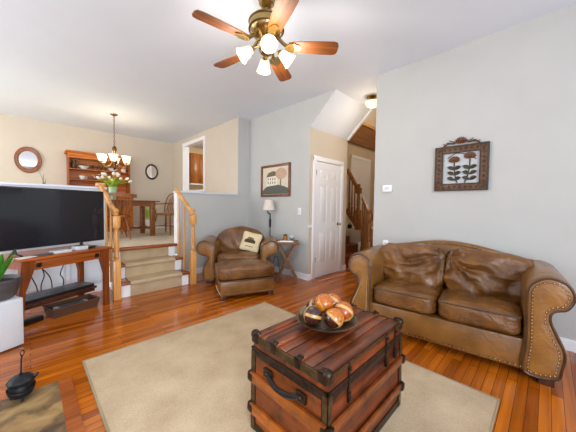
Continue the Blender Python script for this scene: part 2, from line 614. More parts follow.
def catmull(pts, n=6, closed=True):
    out = []
    L = len(pts)
    rng = range(L) if closed else range(L - 1)
    for i in rng:
        g = lambda k: Vector(pts[k % L] if closed else pts[max(0, min(L - 1, k))])
        p0, p1, p2, p3 = g(i - 1), g(i), g(i + 1), g(i + 2)
        for k in range(n):
            t = k / n
            out.append(.5 * ((2 * p1) + (p2 - p0) * t + (2 * p0 - 5 * p1 + 4 * p2 - p3) * t * t + (3 * p1 - p0 - 3 * p2 + p3) * t ** 3))
    if not closed:
        out.append(Vector(pts[-1]))
    return out

def obj(name, mb, mat, parent=None, smooth=True, loc=None, rot=None):
    me = bpy.data.meshes.new(name)
    me.from_pydata(mb.v, [], mb.f)
    mats = mat if isinstance(mat, (list, tuple)) else [mat]
    for x in mats:
        me.materials.append(M[x] if isinstance(x, str) else x)
    for p, i in zip(me.polygons, mb.mi):
        p.material_index = i
    bm = bmesh.new()
    bm.from_mesh(me)
    bmesh.ops.recalc_face_normals(bm, faces=bm.faces)
    bm.to_mesh(me)
    bm.free()
    me.update()
    o = bpy.data.objects.new(name, me)
    COL.objects.link(o)
    if smooth:
        me.shade_smooth()
        try:
            me.set_sharp_from_angle(angle=math.radians(38))
        except Exception:
            pass
    if parent:
        o.parent = parent
    if loc:
        o.location = loc
    if rot:
        o.rotation_euler = rot
    return o

def thing(name, label, cat, loc=(0, 0, 0), rz=0, group=None):
    o = bpy.data.objects.new(name, None)
    COL.objects.link(o)
    o.empty_display_size = .1
    o.location = loc
    o.rotation_euler = (0, 0, rz)
    o['label'], o['category'] = label, cat
    if group:
        o['group'] = group
    return o

def tag(o, label, cat, group=None):
    o['label'], o['category'] = label, cat
    if group:
        o['group'] = group
    return o

def struct(name, mb, mat, parent=None, smooth=False):
    o = obj(name, mb, mat, parent, smooth)
    if parent is None:
        o['kind'] = 'structure'
    return o

def dup(root, loc, rz, label, group=None):
    r = root.copy()
    COL.objects.link(r)
    r.location = loc
    r.rotation_euler = (0, 0, rz)
    r['label'] = label
    if group:
        r['group'] = group
    for ch in list(root.children):
        c = ch.copy()
        COL.objects.link(c)
        c.parent = r
        for g in ch.children:
            d = g.copy()
            COL.objects.link(d)
            d.parent = c
    return r

def rotz(a, p):
    return (p[0] * math.cos(a) - p[1] * math.sin(a), p[0] * math.sin(a) + p[1] * math.cos(a))

# ------------------------------------------------------------------ setting: room shell
H = 3.05
XS, YS = 3.41, 1.72          # sofa wall and its free end
XP, YD = 3.357, 2.856        # picture wall, closet door wall
XK, YH, YF = 3.074, 4.54, 7.89
HD = .577
ZH = 1.494
XL, YB = -2.6, -2.6

struct('floor', MB().box(XL - .1, 8.6, YB - .1, YH + .1, -.1, 0), 'floor')
struct('floor_hearth', MB().box(-1.6, .135, 1.0, 2.4, 0, .004), 'slate')
b = MB().box(.135, .205, .93, 2.4, 0, .006)
struct('trim_hearth', b, 'tvw')
struct('floor_dining', MB().box(XL - .1, XK + .05, YH + .002, YF + .1, .40, HD), 'dcarpet')
struct('ceiling', MB().box(XL - .1, 4.5, YB - .1, YF + .1, H, H + .1).box(4.5, 8.6, -.6, YS - .1, H, H + .1), 'ceil')
# sofa wall
struct('wall_right', MB().box(XS, XS + .12, YB, YS, 0, H), 'wall')
struct('wall_hall', MB().box(XS + .12, 8.6, YS - .12, YS, 0, 5.2), 'wallf')
struct('wall_center', MB().box(XP, XP + .1, YD, YH + .12, 0, H), 'wall')
# closet door wall with the opening filled by the door
struct('wall_closet', MB().box(XP + .1, 3.49, YD, YD + .1, 0, 2.60).box(4.29, 4.5, YD, YD + .1, 0, 2.60).box(3.49, 4.29, YD, YD + .1, 2.06, 2.60).box(XP + .001, XP + .1, YD - .002, YD - .0002, 0, 2.6), 'walld')
# sloped bulkhead above the closet
sl = MB()
sl.prism([(2.36, H), (YD, 2.585), (YD + .1, 2.585), (YD + .1, H)], XP + .002, 4.5, 'x')
struct('ceiling_sloped', sl, 'ceil')
struct('wall_center_gable', MB().prism([(2.362, H - .001), (YD, 2.587), (YD, H - .001)], XP, XP + .0015, 'x'), 'wall')
t = MB()
d_ = Vector((0, YD - 2.36, 2.585 - H)).normalized()
n_ = Vector((0, d_.z, -d_.y))
p0, p1 = Vector((4.47, 2.36, H)), Vector((4.47, YD, 2.585))
vs = []
for p in (p0, p1):
    for dx in (0, .05):
        for k in (0, .025):
            vs.append(p + Vector((dx, 0, 0)) + n_ * k)
t.add(vs, [(0, 1, 3, 2), (4, 6, 7, 5), (0, 4, 5, 1), (2, 3, 7, 6), (0, 2, 6, 4), (1, 5, 7, 3)])
struct('trim_slope', t, 'white')
# stairwell beyond
struct('wall_stairwell', MB().box(4.4, 4.5, YD + .1, 6.0, 0, 5.2).box(4.4, 4.5, YS, YD + .1, H + .1, 5.2), 'wallf')
struct('wall_foyer', MB().box(4.5, 8.6, 3.9, 4.0, 0, 5.2), 'wallf')
struct('wall_foyer_end', MB().box(8.5, 8.6, YS, 4.0, 0, 5.2), 'wallf')
struct('ceiling_stairwell', MB().box(4.4, 8.6, YS - .12, 4.0, 5.2, 5.3), 'ceil')
struct('trim_foyer', MB().box(5.5, 8.4, 3.86, 3.9, 3.02, 3.62), 'panelb')
struct('trim_foyer_rail', MB().box(5.5, 8.4, 3.84, 3.9, 3.62, 3.70), 'oakx')
# kitchen partition with the pass-through
struct('wall_partition', MB().box(XK, XK + .12, YH, 5.99, ZH, H).box(XK, XK + .12, 7.14, YF, HD, H).box(XK, XK + .12, 5.99, 7.14, HD, 1.63).box(XK, XK + .12, 5.99, 7.14, 2.86, H)
       .box(XK, XK + .12, YH + .12, 5.99, HD, ZH), 'walld')
struct('wall_partition_end', MB().box(XK + .001, XP - .0005, YH - .003, YH + .118, ZH - .03, H - .0005), 'wall')
fr = MB()
W_ = .05
fr.box(XK - .02, XK + .14, 5.99 - W_, 6.0, 1.60, 2.93).box(XK - .02, XK + .14, 7.13, 7.14 + W_, 1.60, 2.93)
fr.box(XK - .022, XK + .142, 5.985 - W_, 7.145 + W_, 2.85, 2.935)
fr.box(XK - .05, XK + .16, 5.99 - W_, 7.14 + W_, 1.585, 1.64)
struct('window_1', fr, 'white')
struct('wall_far', MB().box(XL, XK, YF, YF + .1, 0, H), 'walld')
struct('wall_kitchen', MB().box(XK, 6.0, YF + .02, YF + .12, 0, H).box(5.9, 6.0, 4.66, YF, 0, H), 'beige')
struct('ceiling_kitchen', MB().box(4.5, 6.1, 4.66, YF + .1, H, H + .1), 'ceil')
struct('floor_kitchen', MB().box(XK + .12, 6.1, 4.66, YF + .1, .4, HD), 'tread')
# half walls either side of the steps
struct('wall_half_left', MB().box(XL, .80, YH, YH + .12, 0, ZH - .03), 'wains')
b = MB()
for k in range(8):
    x0 = -2.5 + k * .41
    b.box(x0, x0 + .03, YH - .008, YH - .0005, .14, .70, .003).box(x0 + .35, x0 + .38, YH - .008, YH - .0005, .14, .70, .003)
    b.box(x0 + .031, x0 + .349, YH - .008, YH - .0005, .14, .17, .003).box(x0 + .031, x0 + .349, YH - .008, YH - .0005, .67, .70, .003)
struct('trim_half_panels', b, 'wains')
struct('wall_half_right', MB().box(1.88, XP - .0005, YH, YH + .12, 0, ZH - .03), 'wall')
struct('trim_half_left', MB().box(XL, .82, YH - .03, YH + .15, ZH - .03, ZH, .006), 'cap')
struct('trim_half_right', MB().box(1.815, XK + .0, YH - .03, YH + .15, ZH - .03, ZH, .006), 'cap')
struct('trim_half_post', MB().box(1.83, 1.885, YH - .01, YH + .13, HD, ZH - .03), 'white')
# walls behind the camera with windows
def wall_open(axis, c0, c1, a0, a1, holes, z0=0, z1=H):
    mb = MB()
    cur = a0
    for (h0, h1, hz0, hz1) in holes:
        for (q0, q1, r0, r1) in ((cur, h0, z0, z1), (h0, h1, z0, hz0), (h0, h1, hz1, z1)):
            if axis == 'y':
                mb.box(q0, q1, c0, c1, r0, r1)
            else:
                mb.box(c0, c1, q0, q1, r0, r1)
        cur = h1
    if axis == 'y':
        mb.box(cur, a1, c0, c1, z0, z1)
    else:
        mb.box(c0, c1, cur, a1, z0, z1)
    return mb
struct('wall_back', wall_open('y', YB - .1, YB, XL, XS, [(-1.85, .05, .6, 2.5), (1.05, 2.95, .6, 2.5)]), 'wall')
struct('wall_left', wall_open('x', XL - .1, XL, YB, YF, [(-1.6, .4, .6, 2.5), (2.5, 4.1, .7, 2.5), (5.1, 7.3, 1.15, 2.75)]), 'wall')
def win(n, axis, a0, a1, z0, z1, c):
    mb = MB()
    t_ = .06
    def bx(p0, p1, q0, q1, d0=-.08, d1=.02):
        if axis == 'y':
            mb.box(p0, p1, c + d0, c + d1, q0, q1)
        else:
            mb.box(c + d0, c + d1, p0, p1, q0, q1)
    bx(a0 - .05, a0 + t_, z0 - .05, z1 + .05); bx(a1 - t_, a1 + .05, z0 - .05, z1 + .05)
    bx(a0, a1, z0 - .05, z0 + t_); bx(a0, a1, z1 - t_, z1 + .05)
    bx((a0 + a1) / 2 - .03, (a0 + a1) / 2 + .03, z0, z1)
    bx(a0, a1, (z0 + z1) / 2 - .02, (z0 + z1) / 2 + .02)
    o = struct('window_%d' % n, mb, 'white')
win(2, 'y', -1.85, .05, .6, 2.5, YB)
win(3, 'y', 1.05, 2.95, .6, 2.5, YB)
win(4, 'x', -1.6, .4, .6, 2.5, XL)
win(6, 'x', 2.5, 4.1, .7, 2.5, XL)  # unseen opening, added for the extra fill light on the picture wall
win(5, 'x', 5.1, 7.3, 1.15, 2.75, XL)

def base(name, x0, x1, y0, y1, z=0):
    mb = MB().box(x0, x1, y0, y1, z, z + .085)
    ix = .004 if x1 - x0 < .1 else 0
    iy = .004 if y1 - y0 < .1 else 0
    mb.box(x0 + ix, x1 - ix * 0, y0 + iy, y1, z + .085, z + .1)
    struct(name, mb, 'white')
base('baseboard_right', XS - .014, XS, YB, YS)
base('baseboard_right_end', XS - .014, XS + .12, YS, YS + .014)
base('baseboard_center', XP - .014, XP, YD, YH)
base('baseboard_closet', XP - .014, 3.43, YD - .014, YD)
base('baseboard_closet_end', 4.36, 4.514, YD - .014, YD)
base('baseboard_half_right', 1.93, XP - .014, YH - .014, YH)
base('baseboard_half_left', XL, .74, YH - .014, YH)
base('baseboard_far', 1.95, XK, YF - .014, YF, HD)
struct('trim_chair_rail', MB().box(XP - .016, 3.43, YD - .016, YD, .90, .945), 'white')

# closet door
dr = thing('door_1', 'x', 'x', (3.53, YD, 0))
del dr['label'], dr['category']
dr['kind'] = 'structure'
cs = MB()
cs.box(-.09, -.01, -.02, .02, 0, 2.12, .004).box(.75, .83, -.02, .02, 0, 2.12, .004).box(-.09, .83, -.022, .02, 2.045, 2.125, .004)
obj('door_casing', cs, 'white', dr)
def six_panel(x0, x1, z0, z1, y0, y1, parent):
    mb = MB().box(x0, x1, y0 + .008, y1, z0, z1)
    w_, h_ = x1 - x0, z1 - z0
    st = .105 * w_ / .74
    xs = [(x0 + st, x0 + w_ / 2 - st / 2), (x0 + w_ / 2 + st / 2, x1 - st)]
    rows = [(.115, .40), (.47, .80), (.855, .945)]
    mb.box(x0, x0 + st, y0, y0 + .009, z0, z1).box(x1 - st, x1, y0, y0 + .009, z0, z1).box(x0 + w_ / 2 - st / 2, x0 + w_ / 2 + st / 2, y0, y0 + .009, z0, z1)
    zz = [0] + [v for r_ in rows for v in r_] + [1]
    for i in range(0, len(zz), 2):
        mb.box(x0, x1, y0 + .0005, y0 + .009, z0 + zz[i] * h_, z0 + zz[i + 1] * h_)
    for a, c in xs:
        for r0, r1 in rows:
            mb.box(a + .025, c - .025, y0 + .003, y0 + .012, z0 + r0 * h_ + .025, z0 + r1 * h_ - .025, .003)
    return obj('door_leaf', mb, 'white', parent)
leafo = six_panel(0, .74, .008, 2.04, -.004, .03, dr)
for z in (.28, 1.80):
    obj('hinge', MB().box(-.012, .012, -.012, -.002, z, z + .09, .002), 'brassd', leafo)
kn = MB().lathe([(.027, 0), (.027, .008), (.010, .014), (.010, .03), (.024, .045), (.026, .055), (.018, .066), (.001, .07)], 16, Matrix.Translation((.675, -.004, .93)) @ Matrix.Rotation(PI / 2, 4, 'X'))
obj('door_knob', kn, 'brass', leafo)
# foyer door, up at the landing
d2 = thing('door_2', 'x', 'x', (6.42, 3.9, .68))
del d2['label'], d2['category']
d2['kind'] = 'structure'
obj('door_casing', MB().box(-.09, 0, -.02, .02, 0, 2.02).box(.92, 1.01, -.02, .02, 0, 2.02).box(-.09, 1.01, -.021, .02, 1.94, 2.021), 'white', d2)
six_panel(0, .92, .01, 1.94, -.012, .02, d2)

# dining steps
st = thing('carpeted_steps', 'three carpeted steps with white risers and cherry treads up to the dining floor', 'steps', (.85, YH, 0))
for i, (y0, z0, z1) in enumerate([(-.54, 0, HD / 3), (-.27, HD / 3, 2 * HD / 3), (0, 2 * HD / 3, HD)]):
    zz = z1 - .03
    if i < 2:
        obj('riser', MB().box(0, .94, y0, 0.0, z0 if i else 0, zz), 'white', st)
        obj('tread', MB().box(-.03, .97, y0 - .03, y0 + .27, zz, z1, .008), 'tread', st)
        rp = MB().prism(catmull([(y0 + .27, z1 + .002), (y0 + .27, z1 + .014), (y0 - .02, z1 + .014), (y0 - .042, z1 - .01), (y0 - .036, z1 - .034), (y0 - .012, z1 - .045), (y0 - .012, z0 + .003), (y0 - .001, z0 + .003), (y0 - .001, zz - .002), (y0 - .032, zz - .002), (y0 - .032, z1 + .002)], 1), .13, .83, 'x')
        obj('carpet_runner', rp, 'carpet', st)
    else:
        obj('riser', MB().box(0, .94, y0 - .004, y0 - .0005, z0, zz), 'white', st)
        obj('tread', MB().box(0.0, .975, y0 - .035, y0 + .09, zz, z1 + .012, .008), 'tread', st)
        obj('carpet_runner', MB().box(.13, .83, y0 - .014, y0 - .004, z0 + .003, zz), 'carpet', st)

# ------------------------------------------------------------------ railings
def newel(h, s=.085):
    mb = MB()
    a = s / 2
    mb.box(-a, a, -a, a, 0, h * .43, .005)
    r = a
    mb.lathe([(r * .95, h * .43), (r * .62, h * .45), (r * .9, h * .47), (r * .62, h * .49), (r * .80, h * .56), (r * .72, h * .68), (r * .55, h * .76), (r * .85, h * .775), (r * .6, h * .79)], 16, cap=False)
    mb.box(-a, a, -a, a, h * .79, h * .915, .006)
    mb.lathe([(r * .5, h * .915), (r * .85, h * .93), (r * .5, h * .945), (r * .8, h * .965), (r * .75, h * .985), (r * .2, h)], 16)
    return mb
def rail(mb, a, c, w_=.055, h_=.05):
    a, c = Vector(a), Vector(c)
    d = (c - a).normalized()
    sd = d.cross(Vector((0, 0, 1))).normalized()
    up = sd.cross(d)
    vs = []
    prof = [(-.5, -.5), (.5, -.5), (.5, .2), (.3, .5), (-.3, .5), (-.5, .2)]
    for p in (a, c):
        for x, z in prof:
            vs.append(p + sd * x * w_ + up * z * h_)
    n = len(prof)
    mb.add(vs, [(i, (i + 1) % n, n + (i + 1) % n, n + i) for i in range(n)] + [tuple(range(n))[::-1], tuple(range(n, 2 * n))])
def baluster(x, y, z0, z1, r=.016):
    h = z1 - z0
    return MB().box(x - r, x + r, y - r, y + r, z0, z0 + h * .25).lathe([(r * 1.1, 0), (r * .7, .02), (r * 1.1, .04), (r, .2 * h), (r * .6, h * .73)], 10, Matrix.Translation((x, y, z0 + h * .25)))
rl = thing('stair_railing', 'honey oak newel and handrail left of the dining steps beside the television', 'railing', (.815, 3.97, 0))
obj('newel_post', newel(1.20), 'oak', rl)
mb = MB(); rail(mb, (-.0, .02, 1.13), (-.08, .53, 1.52)); obj('handrail', mb, 'oakx', rl)
obj('rail_rosette', MB().box(-.13, -.02, .50, .57, 1.495, 1.55, .012), 'oakx', rl)
obj('baluster', baluster(-.02, .20, HD / 3 * 0 + .193 + .002, 1.26), 'oak', rl)
obj('baluster', baluster(-.035, .40, .386, 1.40), 'oak', rl)
rr = thing('stair_railing', 'honey oak newel and handrail right of the dining steps beside the armchair', 'railing', (1.845, 3.96, 0))
obj('newel_post', newel(1.20), 'oak', rr)
mb = MB(); rail(mb, (-.0, .02, 1.13), (-.025, .57, 1.52)); obj('handrail', mb, 'oakx', rr)
obj('baluster', baluster(-.05, .20, .195, 1.24), 'oak', rr)
obj('baluster', baluster(-.05, .40, .386, 1.38), 'oak', rr)

# foyer steps and railings
LZ = .68
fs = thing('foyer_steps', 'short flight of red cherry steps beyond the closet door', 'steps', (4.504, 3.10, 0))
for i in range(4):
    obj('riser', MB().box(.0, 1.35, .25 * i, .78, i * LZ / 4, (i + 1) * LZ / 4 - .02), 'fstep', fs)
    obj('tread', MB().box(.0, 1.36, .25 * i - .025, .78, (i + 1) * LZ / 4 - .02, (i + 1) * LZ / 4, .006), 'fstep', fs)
struct('floor_foyer', MB().box(5.88, 8.5, 3.3, 3.9, 0, LZ), 'dcarpet')
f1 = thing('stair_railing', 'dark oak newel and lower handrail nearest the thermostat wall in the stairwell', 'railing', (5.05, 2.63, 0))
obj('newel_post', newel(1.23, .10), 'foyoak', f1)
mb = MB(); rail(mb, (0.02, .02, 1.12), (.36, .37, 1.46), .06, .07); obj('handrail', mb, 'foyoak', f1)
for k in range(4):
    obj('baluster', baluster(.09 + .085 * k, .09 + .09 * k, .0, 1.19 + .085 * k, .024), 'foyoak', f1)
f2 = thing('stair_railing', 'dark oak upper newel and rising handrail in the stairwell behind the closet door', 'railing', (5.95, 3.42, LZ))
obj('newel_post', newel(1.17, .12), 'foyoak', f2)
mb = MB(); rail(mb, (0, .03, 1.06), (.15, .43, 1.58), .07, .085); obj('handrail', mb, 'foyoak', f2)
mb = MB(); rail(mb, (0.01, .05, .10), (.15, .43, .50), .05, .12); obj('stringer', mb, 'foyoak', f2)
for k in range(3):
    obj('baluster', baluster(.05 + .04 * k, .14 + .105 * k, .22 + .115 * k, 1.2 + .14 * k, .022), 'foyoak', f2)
tag(obj('handbag', MB().cushion((0, 0, .06), (.14, .10, .12), 3, 4).torus(.035, .008, 12, 6, Matrix.Translation((0, 0, .12)) @ Matrix.Rotation(PI / 2, 4, 'X')), 'blk', loc=(6.09, 3.74, LZ + .001)), 'small black bag at the top of the red foyer steps by the closet door', 'bag')
tag(obj('book', MB().box(-.07, .07, -.015, .015, 0, .25, .004), 'cap', loc=(5.62, 3.14, LZ / 4 + .0005), rot=(0, 0, -.6)), 'blue-white book standing upright on the lowest red foyer step', 'book')
# hall ceiling light
hl = thing('ceiling_light', 'small brass ceiling light with a lit bowl in the hallway', 'light', (3.98, 2.08, H))
obj('canopy', MB().lathe([(.085, 0), (.085, -.015), (.03, -.035), (.012, -.04), (.012, -.07), (.05, -.08), (.11, -.09)], 20), 'brass', hl)
obj('shade', MB().lathe([(.112, -.088), (.11, -.11), (.09, -.15), (.05, -.175), (.005, -.182)], 20), 'shade', hl)
point('hall_light', (3.98, 2.08, H - .55), 9.5, (1, .85, .66), .08)
point('stairwell_light', (6.6, 2.9, 4.7), 55, (1, .85, .68), .15)
point('kitchen_light', (4.3, 6.2, 2.6), 40, (1, .86, .66), .2)

# ------------------------------------------------------------------ rug
t = thing('area_rug', 'large beige woven rug under the wooden trunk', 'rug', (1.225, 1.37, 0))
obj('pile', MB().box(-.925, .925, -1.18, 1.18, 0.001, .013, .004), 'rug', t)
b = MB()
for (x0, x1, y0, y1) in ((-.937, -.925, -1.19, 1.19), (.925, .937, -1.19, 1.19), (-.925, .925, -1.19, -1.18), (-.925, .925, 1.18, 1.19)):
    b.box(x0, x1, y0, y1, .001, .014)
obj('binding', b, 'rugedge', t)

# ------------------------------------------------------------------ leather seating
def arm_profile(sgn, h, foot_o, foot_i, sc_r, sc_dx):
    """outline of a rolled arm: u outward, z up; foot_o outer edge of foot, foot_i inner edge"""
    cx_, cz_ = sc_dx, h - sc_r
    pts = [(foot_i, .06), (foot_i, .30), (foot_i - .005, h - .22), (foot_i + .0, h - .10), (cx_ - sc_r * .62, h - .03), (cx_, h), (cx_ + sc_r * .72, h - sc_r * .3), (cx_ + sc_r, cz_), (cx_ + sc_r * .72, cz_ - sc_r * .72), (cx_ + sc_r * .2, cz_ - sc_r * .98), (foot_o - .055, h * .60), (foot_o - .02, h * .48), (foot_o + .022, h * .34), (foot_o + .015, h * .2), (foot_o - .02, .06)]
    return [(p.x * sgn, p.y) for p in catmull([(x, z, 0) for x, z in pts], 4)]

def nails(mb, pts, step=.027, r=.0082, nrm=(0, -1, 0)):
    pts = [Vector(p) for p in pts]
    acc = 0
    for i in range(len(pts) - 1):
        d = (pts[i + 1] - pts[i]).length
        while acc < d:
            p = pts[i].lerp(pts[i + 1], acc / d)
            mb.ball(p, r, 6, 4)
            acc += step
        acc -= d

def wrinkle(amp, freq, seed, stretch=(1, 1, 1)):
    def f(w_, q):
        s_ = Vector((w_.x * stretch[0], w_.y * stretch[1], w_.z * stretch[2])) * freq + Vector((seed, seed * 2, 0))
        n = noise.noise(s_) + .5 * noise.noise(s_ * 2.3)
        ridge = 1 - abs(noise.noise(s_ * .8 + Vector((5, 3, 1)))) * 3
        return w_ + q.normalized() * amp * (n * .7 + max(0, ridge) * .6)
    return f

def seat_body(root, HW, D, seat_h, arm_h, back_c, back_e, foot_w, sc_r, sc_dx, n_cush, back_in, lean=.1):
    """HW: half width to the foot's outer edge; local front = -y, y from 0 to D"""
    inner = HW - foot_w
    # base
    bs = MB().box(-inner - .02, inner + .02, .02, D - .04, .06, seat_h - .15, .012)
    base_o = obj('base', bs, 'leather', root)
    nb = MB(); nails(nb, [(-inner, .013, .085), (inner, .013, .085)], .03); obj('nailhead_trim', nb, 'nail', base_o)
    for sgn in (-1, 1):
        prof = [(x + sgn * HW, z) for x, z in arm_profile(sgn, arm_h, 0, -foot_w, sc_r, sc_dx)]
        mb = MB().prism(prof, -.01, D - .10, 'y', .03)
        # arms rise gently to the back
        mb.v = [(x, y, z * (1 + .03 * max(0, y) / D) if z > .3 else z) for x, y, z in mb.v]
        ao = obj('arm', mb, 'leather', root)
        cx_ = sum(p[0] for p in prof) / len(prof)
        def inset(k):
            n = len(prof); out = []
            a2 = sum(prof[i][0] * prof[(i + 1) % n][1] - prof[(i + 1) % n][0] * prof[i][1] for i in range(n))
            s_ = 1 if a2 > 0 else -1
            for i in range(n):
                dx = prof[(i + 1) % n][0] - prof[i - 1][0]; dz = prof[(i + 1) % n][1] - prof[i - 1][1]
                l = math.hypot(dx, dz) or 1
                out.append((prof[i][0] - dz / l * s_ * k, prof[i][1] + dx / l * s_ * k))
            return out
        ip = inset(.04)
        obj('arm_front_panel', MB().prism(ip, -.017, .0, 'y', .006), 'leath2', ao)
        nb = MB(); nails(nb, [(x, -.016, z) for x, z in ip + ip[:1]], .025); obj('nailhead_trim', nb, 'nail', ao)
        obj('welt', MB().tube([(x, -.004, z) for x, z in inset(.012)], .009, 6, True), 'welt', ao)
    # camel back
    def top(u):
        a = max(-1, min(1, u))
        return back_e + (back_c - back_e) * (math.cos(a * PI) * .5 + .5) ** .8
    K = 40
    yb = D - .2
    rings = []
    Wb = back_in
    for k in range(K + 1):
        u = -1 + 2 * k / K
        zt = top(u)
        curve = -.10 * (abs(u) ** 3)      # wraps forward at the sides
        x = u * Wb
        sec = [(yb + .02, seat_h - .1), (yb + .04, seat_h + .1), (yb + .04 + lean * .6, zt - .10), (yb + .05 + lean * .7, zt - .03), (yb + .085 + lean * .7, zt), (yb + .125 + lean * .7, zt - .012), (D - .015, zt - .06), (D, seat_h + .05), (D - .02, .08), (D - .12, .08)]
        rings.append([(x, min(y, D - .0) + curve, z) for y, z in sec])
    ns = len(rings[0])
    vs = [p for r_ in rings for p in r_]
    f_ = []
    for k in range(K):
        for i in range(ns):
            j = (i + 1) % ns
            f_.append((k * ns + i, k * ns + j, (k + 1) * ns + j, (k + 1) * ns + i))
    f_.append(tuple(range(ns))); f_.append(tuple(K * ns + i for i in range(ns))[::-1])
    bo = obj('back', MB().add(vs, f_), 'leather', root)
    nb = MB()
    nails(nb, [(r_[3][0], r_[3][1] - .012, r_[3][2] + .004) for r_ in rings], .03, .009)
    obj('nailhead_trim', nb, 'nail', bo)
    for x in (-HW + .07, HW - .07):
        for y in (.05, D - .16):
            obj('foot', MB().prism([(x - .04, y - .04), (x + .04, y - .04), (x + .04, y + .04), (x - .04, y + .04)], 0, .065, 'z'), 'foot', root)
    return top

# loveseat along the right wall
ang = -PI / 2 + math.atan(.116)
dx_, dy_ = math.cos(ang), math.sin(ang)
SHW = .775
P0 = Vector((2.594, -.104, 0)) - Vector((dx_, dy_, 0)) * SHW
P0 += Vector((-dy_, dx_, 0)) * .0
sofa = thing('loveseat', 'two-seat tan leather loveseat with nailhead trim against the right wall', 'sofa', P0, ang)
SD = .78
top = seat_body(sofa, SHW, SD, .44, .785, .905, .80, .20, .128, -.072, 2, .70)
iw = SHW - .20
for k, sgn in enumerate((-1, 1)):
    c = (sgn * iw / 2, .285, .385)
    fn = wrinkle(.008, 5, 3 + k * 4)
    def fn2(w_, q, fn=fn):
        w_ = fn(w_, q)
        if q.z > 0:
            w_.z += .025 * (1 - q.x ** 2) * (1 - q.y ** 2)
        return w_
    so = obj('seat_cushion', MB().cushion(c, (iw - .005, .60, .17), 7, 16, fn2), 'cush', sofa)
    pts = catmull([(sgn * iw / 2 + sx * (iw / 2 - .02), -.018, .455 - .03 * 0) for sx in (-1, -.5, 0, .5, 1)], 4, False)
    obj('welt', MB().tube(pts, .006, 6), 'welt', so)
# loose back cushions with pulled folds towards the middle
for k, sgn in enumerate((-1, 1)):
    def fnb(w_, q, sgn=sgn):
        c_ = Vector((-sgn * .29, 0, .12))
        d = Vector((w_.x - c_.x, 0, w_.z - c_.z))
        r_ = d.length
        a = math.atan2(d.z, d.x)
        fold = math.sin(a * 8 + sgn + 5 * noise.noise(Vector((w_.x * 5, sgn, w_.z * 5)))) * .034 * min(1, r_ * 6) * math.exp(-r_ * 2.0)
        pinch = -.07 * math.exp(-(r_ / .09) ** 2)
        w2 = wrinkle(.020, 6, 9 + sgn, (1, 1, 1.8))(w_, q)
        if q.y < .2:
            w2.y -= fold + pinch
            w2.y -= .035 * (1 - q.x ** 2) * (1 - q.z ** 2)
        # top follows the camel back
        w2.z += -.035 * (q.x * sgn * .5 + .5) * (1 if q.z > 0 else 0)
        return w2
    Mx = Matrix.Translation((sgn * (iw / 2 + .05), .485, .645)) @ Matrix.Rotation(-.20, 4, 'X')
    obj('back_cushion', MB().cushion((0, 0, 0), (iw + .10, .20, .46), 4.2, 30, fnb, Mx), 'cush', sofa)

# armchair in the corner
cha = math.radians(-40)
chair = thing('armchair', 'wide tan leather armchair with rolled arms in the corner by the steps', 'armchair', (2.376, 3.493, 0), cha)
CHW, CD = .53, .70
seat_body(chair, CHW, CD, .43, .70, .88, .66, .17, .125, .0, 1, .46, .06)
ciw = CHW - .17
fn = wrinkle(.010, 5, 2)
def fn3(w_, q):
    w_ = fn(w_, q)
    if q.z > 0:
        w_.z += .03 * (1 - q.x ** 2) * (1 - q.y ** 2)
    return w_
obj('seat_cushion', MB().cushion((0, .265, .37), (ciw * 2 - .005, .55, .18), 6, 14, fn3), 'cush', chair)
def fnc(w_, q):
    w2 = wrinkle(.008, 5, 12)(w_, q)
    if q.y < .2:
        a = math.atan2(w_.z + .25, w_.x)
        w2.y -= .016 * math.sin(a * 11) * max(0, q.z + .7) + .03 * (1 - q.x ** 2) * (1 - q.z ** 2)
    if q.z > 0:
        w2.z += .07 * (1 - q.x ** 2) * q.z
    return w2
obj('back_cushion', MB().cushion((0, 0, 0), (ciw * 2 + .12, .16, .40), 3.6, 22, fnc, Matrix.Translation((0, .47, .60)) @ Matrix.Rotation(-.16, 4, 'X')), 'cush', chair)

# ottoman
oa = math.atan2(-.286, .711)
ot = thing('ottoman', 'tan leather ottoman with nailhead trim pushed in front of the armchair', 'ottoman', (2.105 + .19 * .0, 2.845, 0), oa)
OW, OD = .385, .46
obb = obj('base', MB().box(-OW + .015, OW - .015, .0, OD, .055, .25, .015), 'leather', ot)
nb = MB(); nails(nb, [(-OW + .02, -.004, .085), (OW - .02, -.004, .085)], .03); nails(nb, [(-OW + .011, .01, .085), (-OW + .011, OD - .01, .085)], .03); obj('nailhead_trim', nb, 'nail', obb)
obj('welt', MB().tube([(-OW + .012, -.003, .252), (OW - .012, -.003, .252), (OW - .012, OD, .252), (-OW + .012, OD, .252)], .009, 6, True), 'welt', ot)
fn = wrinkle(.010, 5, 31)
def fn4(w_, q):
    w_ = fn(w_, q)
    if q.z > 0:
        w_.z += .025 * (1 - q.x ** 2) * (1 - q.y ** 2)
    return w_
obj('cushion', MB().cushion((0, OD / 2, .345), (OW * 2 + .03, OD + .03, .185), 6, 16, fn4), 'cush', ot)
for x in (-OW + .06, OW - .06):
    for y in (.05, OD - .05):
        obj('foot', MB().box(x - .04, x + .04, y - .035, y + .035, 0, .06, .004), 'foot', ot)

